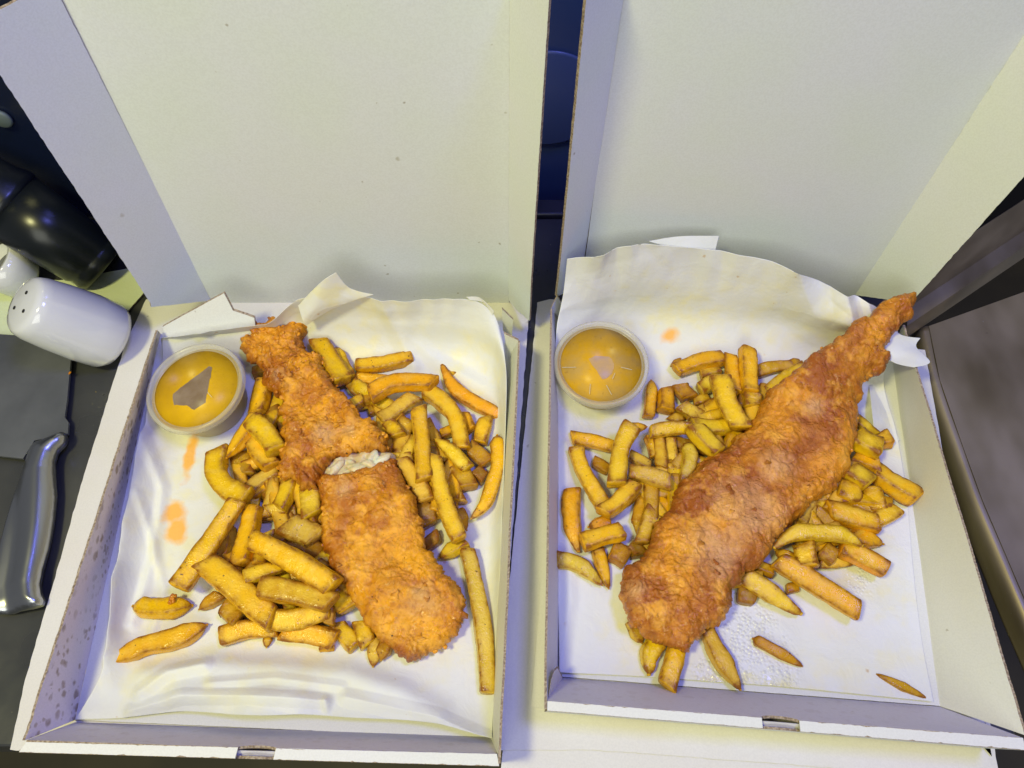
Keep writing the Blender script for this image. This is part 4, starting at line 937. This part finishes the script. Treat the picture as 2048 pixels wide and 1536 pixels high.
FL = put("battered_fish", "battered fish broken across its middle with white flesh showing, on chips", 'fish', loc=tuple(P(720, 980, .01)))
up_out = [(215, 205), (240, 245), (300, 240), (335, 200), (375, 215), (420, 260), (455, 245), (500, 180), (575, 148), (600, 170), (635, 205), (625, 260), (560, 290), (548, 350), (590, 420),
          (640, 470), (665, 540), (700, 600), (770, 650), (830, 700), (880, 760), (960, 830), (1040, 870), (1075, 930), (1110, 990), (1135, 1070), (1060, 1082), (940, 1088), (850, 1095), (750, 1130),
          (690, 1190), (660, 1250), (620, 1310), (520, 1300), (480, 1240), (425, 1230), (390, 1170), (412, 1120), (400, 1050), (430, 980), (440, 900), (412, 820), (400, 740), (370, 690), (312, 650),
          (310, 600), (298, 540), (240, 490), (190, 470), (167, 420), (150, 340), (195, 320), (228, 312), (226, 260)]
lo_out = [(1285, 25), (1312, 60), (1330, 120), (1360, 200), (1400, 260), (1430, 330), (1470, 440), (1490, 520), (1520, 570), (1560, 640), (1610, 700), (1670, 770), (1712, 850), (1718, 910), (1680, 970), (1650, 1030),
          (1580, 1090), (1500, 1140), (1440, 1165), (1370, 1165), (1310, 1130), (1280, 1090), (1230, 1080), (1180, 1020), (1130, 980), (1110, 920), (1090, 860), (1040, 800), (1030, 740), (960, 700), (935, 640),
          (930, 580), (895, 500), (890, 420), (905, 340), (888, 250), (888, 185), (925, 140), (985, 150), (1050, 130), (1120, 110), (1180, 95), (1240, 60)]
upo = [full('A', p) for p in up_out]; loo = [full('B', p) for p in lo_out]
o, V1, d1 = pillow("batter", upo, lambda u, v: .021, .0065, .007, BAT_L, FL, noise=batter_noise(11, 1.1, 1.1), jag=.0062, bottom=.010, seed=11,
                   attrs={'brown': rimbrown(.6, .006, 11), 'pale': pale_at([(650, 870, .025, .010), (700, 860, .025, .008), (560, 760, .025, .006)])})
o, V2, d2 = pillow("batter", loo, lambda u, v: .019 - .008 * max(0, min(1, (v - 1150) / 120)), .0085, .0085, BAT_L, FL, noise=batter_noise(23, .9, .6), jag=.0036, bottom=.010, seed=23,
                   attrs={'brown': rimbrown(.5, .005, 23), 'pale': pale_at([(845, 1200, .02, .013), (690, 985, .025, .008)])})
flakes("batter_flakes", V1, d1, BAT_L, FL, 70, 5, size=(.0010, .0030)); flakes("batter_flakes", V2, d2, BAT_L, FL, 18, 6, size=(.0010, .0026))
R = np.random.RandomState(4)
edge1 = V1[(d1 < .0025)]; cen = [edge1[i] for i in R.choice(len(edge1), 22)]
topz = V1[(V1[:, 1] > P(560, 720, .02)[1])]; cen += [topz[i] for i in R.choice(len(topz), 30)]
lumps("batter_crumbs", cen, (.0010, .0024), BAT_L, FL, 3, kind='stuff')
edge2 = V2[(d2 < .002)]; lumps("batter_crumbs", [edge2[i] for i in R.choice(len(edge2), 10)], (.0008, .0018), BAT_L, FL, 8, kind='stuff')
FLESH = simple("fish_flesh", (0.72, 0.65, 0.45), 0.4, var=(110, (0.62, 0.46, 0.18)), bumps=(500, .5, .0008), Subsurface_Weight=0.25, Subsurface_Scale=0.004)
fl_out = [full('A', p) for p in [(650, 1320), (665, 1240), (720, 1140), (850, 1080), (960, 1070), (1080, 1070), (1150, 1085), (1165, 1110), (1130, 1160), (1000, 1230), (860, 1310), (820, 1387), (700, 1387)]]
pillow("flesh", fl_out, lambda u, v: .018, .005, .006, FLESH, FL, noise=lambda V, d, t: (.0025 * fbm(V, 140, 3, 2) + .002 * (ridged(V, 160, 2, 7) - .5), np.zeros((len(V), 2))), bottom=.012)
fk = [((870, 1150), 24), ((905, 1170), 24.5), ((935, 1185), 25), ((960, 1140), 25), ((990, 1150), 25.5), ((1030, 1120), 25), ((1060, 1125), 25), ((850, 1215), 24), ((880, 1235), 24), ((765, 1180), 23), ((1000, 1110), 25)]
lumps("flesh_flakes", [P(*full('A', p), z / 1000) for p, z in fk], (.0032, .0058), FLESH, FL, 12, el=(1.25, .6, .45))

fr_out = [full('E', p) for p in [(1092, 106), (1050, 104), (1010, 106), (960, 122), (900, 147), (850, 190), (800, 232), (725, 282), (690, 315), (640, 345), (590, 382), (545, 440), (490, 472), (445, 520), (400, 552), (350, 585), (300, 622), (240, 690), (200, 780), (140, 850), (60, 920), (0, 985)]]
fr_out += [full('D', p) for p in [(1000, 45), (960, 70), (880, 150), (830, 205), (800, 255), (770, 345), (700, 430), (660, 520), (640, 585), (590, 655), (510, 700), (480, 762), (465, 850), (490, 950), (520, 1040), (600, 1090), (640, 1125), (680, 1158), (760, 1170), (870, 1192), (900, 1150), (950, 1115), (990, 1050), (1060, 1047), (1105, 990), (1112, 940), (1130, 900), (1130, 840), (1180, 780), (1212, 710), (1255, 712), (1300, 700), (1320, 660), (1340, 628), (1380, 560)]]
fr_out += [full('E', p) for p in [(380, 1420), (420, 1390), (480, 1330), (530, 1270), (560, 1240), (620, 1210), (650, 1180), (670, 1150), (700, 1110), (735, 1080), (730, 1000), (750, 940), (782, 880), (770, 790), (750, 720), (795, 690), (820, 600), (870, 562), (930, 533), (945, 490), (958, 430), (935, 385), (970, 350), (990, 310), (1030, 252), (1085, 205), (1080, 165), (1097, 130)]]
def zr(u, v):
    s = max(0, min(1, (860 - v) / 230)); s = s * s * (3 - 2 * s); return .018 + .036 * s
FR = put("battered_fish", "long unbroken battered fish lying diagonally, its thin tail over the box's back corner", 'fish', loc=tuple(P(1500, 960, .01)))
axis_r = [P(1330, 1180, .03)[:2], P(1500, 960, .03)[:2], P(1660, 780, .045)[:2], P(1790, 630, .05)[:2]]
def ridge_r(Q, d): return .0018 * np.exp(-(seg_dist(Q, axis_r) / .022) ** 2) * np.clip(d / .015, 0, 1)
o, V3, d3 = pillow("batter", fr_out, zr, .0110, .0095, BAT_R, FR, noise=batter_noise(37, .95, .6), jag=.0034, bottom=.011, seed=37, dent=ridge_r,
                   attrs={'brown': rimbrown(.45, .005, 37), 'pale': pale_at([(1265, 1185, .025, .008), (1640, 800, .05, .009), (1500, 1010, .04, .026), (1440, 1090, .04, .022), (1560, 930, .04, .014)])})
flakes("batter_flakes", V3, d3, BAT_R, FR, 34, 9, size=(.0010, .0028))
edge3 = V3[(d3 < .002)]; lumps("batter_crumbs", [edge3[i] for i in R.choice(len(edge3), 14)], (.0008, .0018), BAT_R, FR, 15, kind='stuff')

# loose crumbs of batter
def crumb(u, v, r, n, label, seed, z=.003):
    c = P(u, v, z); Rr = np.random.RandomState(seed)
    cs = [c + np.array([Rr.normal() * r * .7, Rr.normal() * r * .7, Rr.uniform(0, r * .3)]) for _ in range(n)]
    lumps("batter_crumb", cs, (r * .35, r * .75), BAT_L, None, seed, label=label, cat='crumb', group='loose crumbs of batter')
crumb(1254, 652, .0042, 7, "orange batter crumb touching the back of the sauce pot with the painted mauve reflection", 1, .008)
crumb(1270, 664, .0025, 4, "smaller batter crumb just right of the one behind the sauce pot", 2, .008)
crumb(1132, 1310, .0016, 5, "tiny brown batter crumb alone on the paper in the front left corner", 3)
crumb(345, 1197, .0022, 6, "dark crusty crumb resting on the loose half-moon shaped chip", 4, .012)
crumb(413, 944, .0014, 3, "small crumb at the outer side of the bent golden chip", 6, .012)

# ------------------------------------------------------------------ things on the counter to the left
CER = simple("white_glazed_ceramic", (0.62, 0.63, 0.66), 0.12, spec=0.6, Coat_Weight=0.4)
HOLE = simple("dark_hole", (0.01, 0.01, 0.01), 0.9)
def axis_pts(b, t): b, t = P(*b), P(*t); ax = t - b; return b, ax / np.linalg.norm(ax), np.linalg.norm(ax)
bp, ax, L = axis_pts((208, 668, .012), (44, 608, .064))
sh = put("salt_shaker", "white glazed ceramic shaker with three holes in its top, leaning over", 'salt shaker', loc=tuple(bp - [0, 0, .012]))
r0 = .0252
lathe("shaker_body", [(r0 * .70, -.008), (r0 * .95, -.006), (r0 * 1.04, -.001), (r0 * 1.05, L * .25), (r0 * 1.0, L * .6), (r0 * .93, L * .86), (r0 * .86, L * .95), (r0 * .78, L * .985), (r0 * .60, L * 1.0), (.0001, L * 1.01)], CER, sh, bp, ax)
xx = np.cross([0, 0, 1], ax); xx /= np.linalg.norm(xx); yy = np.cross(ax, xx)
for k in range(3):
    a = 0.3 + k * 2.094; lathe("shaker_hole", [(.0014, L * .990), (.0014, L * 1.012), (.0001, L * 1.0125)], HOLE, sh, bp + xx * .0085 * math.cos(a) + yy * .0085 * math.sin(a), ax, seg=16)
NAP = paper_mat("napkin_paper", [], [], [])
card = [P(u, v, -.0035) for u, v in [(125, 560), (268, 535), (291, 582), (246, 632), (180, 690), (110, 703), (30, 700), (2, 672), (-60, 610), (60, 560)]]
board("napkin", card, (0, 0, -.0012), simple("pale_napkin", (0.56, 0.62, 0.40), .7, bumps=(400, .3, .001)), None, jag=.0003, label="pale greenish paper napkin lying under the shaker and the dark bottle", cat='napkin')
GLS = simple("dark_bottle_glass", (0.006, 0.008, 0.011), 0.28, spec=0.4)
bp, ax, L = axis_pts((196, 528, .006), (10, 402, .060))
bo = put("vinegar_bottle", "dark glossy bottle slanting away behind the white shaker", 'bottle', loc=tuple(bp))
rb_ = .0255
lathe("bottle_body", [(rb_ * .6, -.006), (rb_ * .86, -.005), (rb_ * .97, 0), (rb_ * .93, .004), (rb_ * .91, .0065), (rb_ * 1.0, .010), (rb_ * 1.07, L * .5), (rb_ * 1.12, L * .93)], GLS, bo, bp, ax)
lathe("bottle_shoulder", [(rb_ * 1.12, L * .93), (rb_ * 1.16, L * .95), (rb_ * 1.16, L), (rb_ * 1.05, L * 1.1), (rb_ * .9, L * 1.4)], GLS, bo, bp, ax)
bp, ax, L = axis_pts((38, 553, .008), (-12, 526, .026))
cu = put("sauce_cup", "white ceramic cup with a dark inside at the edge of the picture behind the shaker", 'cup', loc=tuple(bp))
lathe("cup_body", [(.013, -.008), (.0175, -.004), (.019, L * .4), (.0195, L), (.0165, L + .0008), (.0160, L * .5), (.0001, L * .45)], CER, cu, bp, ax)
lathe("cup_filling", [(.0158, L * .62), (.0001, L * .63)], simple("dark_sauce", (0.02, 0.022, 0.03), .15), cu, bp, ax)
ap = put("counter_appliance", "dark navy appliance casing with a small grey opening, partly behind the lid flap", 'appliance', loc=(-.45, .47, 0))
slab("casing", -.62, -.275, .455, .60, -.006, .30, simple("navy_plastic", (0.006, 0.010, 0.03), .25, spec=.5), .01, parent=ap)
hc = PY(4, 236, .454)
lathe("grey_opening", [(.0075, 0), (.0075, .002), (.006, .003), (.0001, .003)], simple("grey_rubber", (0.10, 0.13, 0.13), .5), ap, hc, (0, -1, 0.001), seg=32)
slab("vent_strip", -.36, -.30, .452, .454, .215, .219, simple("blue_trim", (0.03, 0.05, 0.16), .3), 0, parent=ap)

# knife
STEEL = simple("knife_steel", (0.30, 0.31, 0.33), .34, metal=.8, var=(25, (0.22, 0.23, 0.25)), bumps=(60, .08, .002))
HSTEEL = simple("handle_steel", (0.40, 0.41, 0.43), .30, metal=1.0)
CROP['K'] = (0, 640, 2.4)
kn = put("knife", "broad steel knife with a moulded metal handle lying on the counter below the shaker", 'knife', loc=tuple(P(60, 950, -.006)))
board("blade", [P(*full('K', p), .0005) for p in [(-120, 60), (-120, 640), (110, 665), (165, 578), (325, 548), (329, 492), (310, 466), (322, 380), (330, 290), (341, 175), (338, 90)]], (0, 0, -.0022), STEEL, kn, jag=0, edge=STEEL)
hl = [(322, 546), (331, 575), (322, 605), (285, 640), (270, 690), (272, 760), (277, 850), (268, 950), (256, 1030), (240, 1110), (215, 1200), (203, 1270), (208, 1320), (221, 1350), (214, 1375), (170, 1388), (120, 1396), (60, 1408), (0, 1413), (-40, 1405), (-50, 1300), (-10, 1120), (20, 1000), (60, 850), (110, 700), (140, 610), (165, 582), (240, 566)]
def hridge(Q, d):
    ln = [P(*full('K', p), .005)[:2] for p in [(310, 570), (225, 630), (190, 720), (185, 850), (180, 1000), (165, 1150), (150, 1250), (160, 1340), (180, 1380)]]
    q = seg_dist(Q, ln); return .0050 * np.exp(-(q / .009) ** 2) - .0018 * np.exp(-((q - .016) / .005) ** 2)
hl = [full('K', p) for p in hl]
pillow("handle", hl, lambda u, v: .001, .006, .010, HSTEEL, kn, step=.0011, bottom=.004, dent=hridge)
crumb(141, 744, .0016, 3, "tiny reddish crumb on the spine of the knife", 9, .001)

# steel tray to the right
def tray_mat():
    n = NT("worn_tray_steel"); co = n.n('ShaderNodeNewGeometry').outputs['Position']
    mp = n.n('ShaderNodeMapping'); n.l(co, mp.inputs[0]); mp.inputs['Rotation'].default_value = (0, 0, -.3); mp.inputs['Scale'].default_value = (.5, .25, 1)
    c = n.mix(n.ramp(n.noise(mp.outputs[0], 30, 3), [(0.35, 0.0), (0.65, 1.0)]), (0.17, 0.135, 0.085), (0.36, 0.30, 0.20))
    sp = n.spots(70, .16, .5, .8, 2.0); c = n.mix(n.math('MULTIPLY', sp, .5), c, (0.10, 0.07, 0.05))
    sp = n.spots(220, .14, .5, .85, 7.0); c = n.mix(sp, c, (0.35, 0.33, 0.3))
    n.set(Base_Color=c, Metallic=.7, Roughness=n.ramp(n.noise(mp.outputs[0], 60, 3), [(0.3, 0.32), (0.7, 0.5)])); n.bump(n.noise(co, 12, 2), .25, .006)
    return n.m
TRY = tray_mat()
tr = put("steel_tray", "worn dark steel tray with a raised back rim beside the whole fish box", 'tray', loc=tuple(P(2000, 800, -.02)))
ed = [(1858, 652), (1880, 760), (1925, 890), (1965, 1000), (2012, 1110), (2060, 1222), (2150, 1420)]
board("tray_base", [P(u, v, -.004) for u, v in ed] + [P(2700, 1500, -.004), P(2700, 350, -.004)], (0, 0, -.003), TRY, tr, jag=0, edge=TRY)
G = []
for u, v in ed:
    p = P(u, v, -.004); G.append([p + np.array([-.0002, 0, -.0002]), p + np.array([-.004, 0, -.001]), p + np.array([-.007, 0, -.006]), p + np.array([-.008, 0, -.020])])
Vv, Fv = sheet_solid(catmull(G, 40, 16), .0008); mesh("rolled_edge", Vv, Fv, TRY, tr)
b0, b1 = P(1812, 642, .010), P(2150, 415, .010)
for nm, dy0, z0, dy1, z1 in (("rim_step", -.012, -.004, -.006, .012), ("rim_top", -.006, .012, .010, .014), ("rim_back", .010, .014, .030, .045)):
    dr = np.array([.25, .97, 0])
    q = [b0 + dr * dy0 + [0, 0, z0 - .010], b1 + dr * dy0 + [0, 0, z0 - .010], b1 + dr * dy1 + [0, 0, z1 - .010], b0 + dr * dy1 + [0, 0, z1 - .010]]
    board(nm, q, (0, .0008, -.0008), TRY, tr, jag=0, edge=TRY)

# dark things behind, seen in the slot between the lids
slab("worktop_edge", -.26, .30, .462, .480, -.05, -.004, simple("black_trim", (0.02, 0.022, 0.03), .3, var=(30, (0.04, 0.04, 0.05))), .002, label="dark worktop edge strip showing in the slot between the two lids", cat='edge strip')
nv = put("steel_cabinet", "navy blue glossy cabinet front seen in the slot between the two lids", 'cabinet', loc=(0.03, .52, -.05))
slab("cabinet_front", -.24, .20, .50, .53, -.05, .9, simple("navy_gloss", (0.020, 0.040, 0.16), .25, var=(6, (0.03, 0.045, 0.17))), .004, parent=nv)
lathe("round_disc", [(.045, 0), (.045, .0015), (.043, .002), (.0001, .0022)], simple("navy_disc", (0.035, 0.055, 0.20), .3), nv, PY(1095, 200, .4985), (0, -1, 0.001), seg=64)  # slightly lighter round disc on the cabinet front
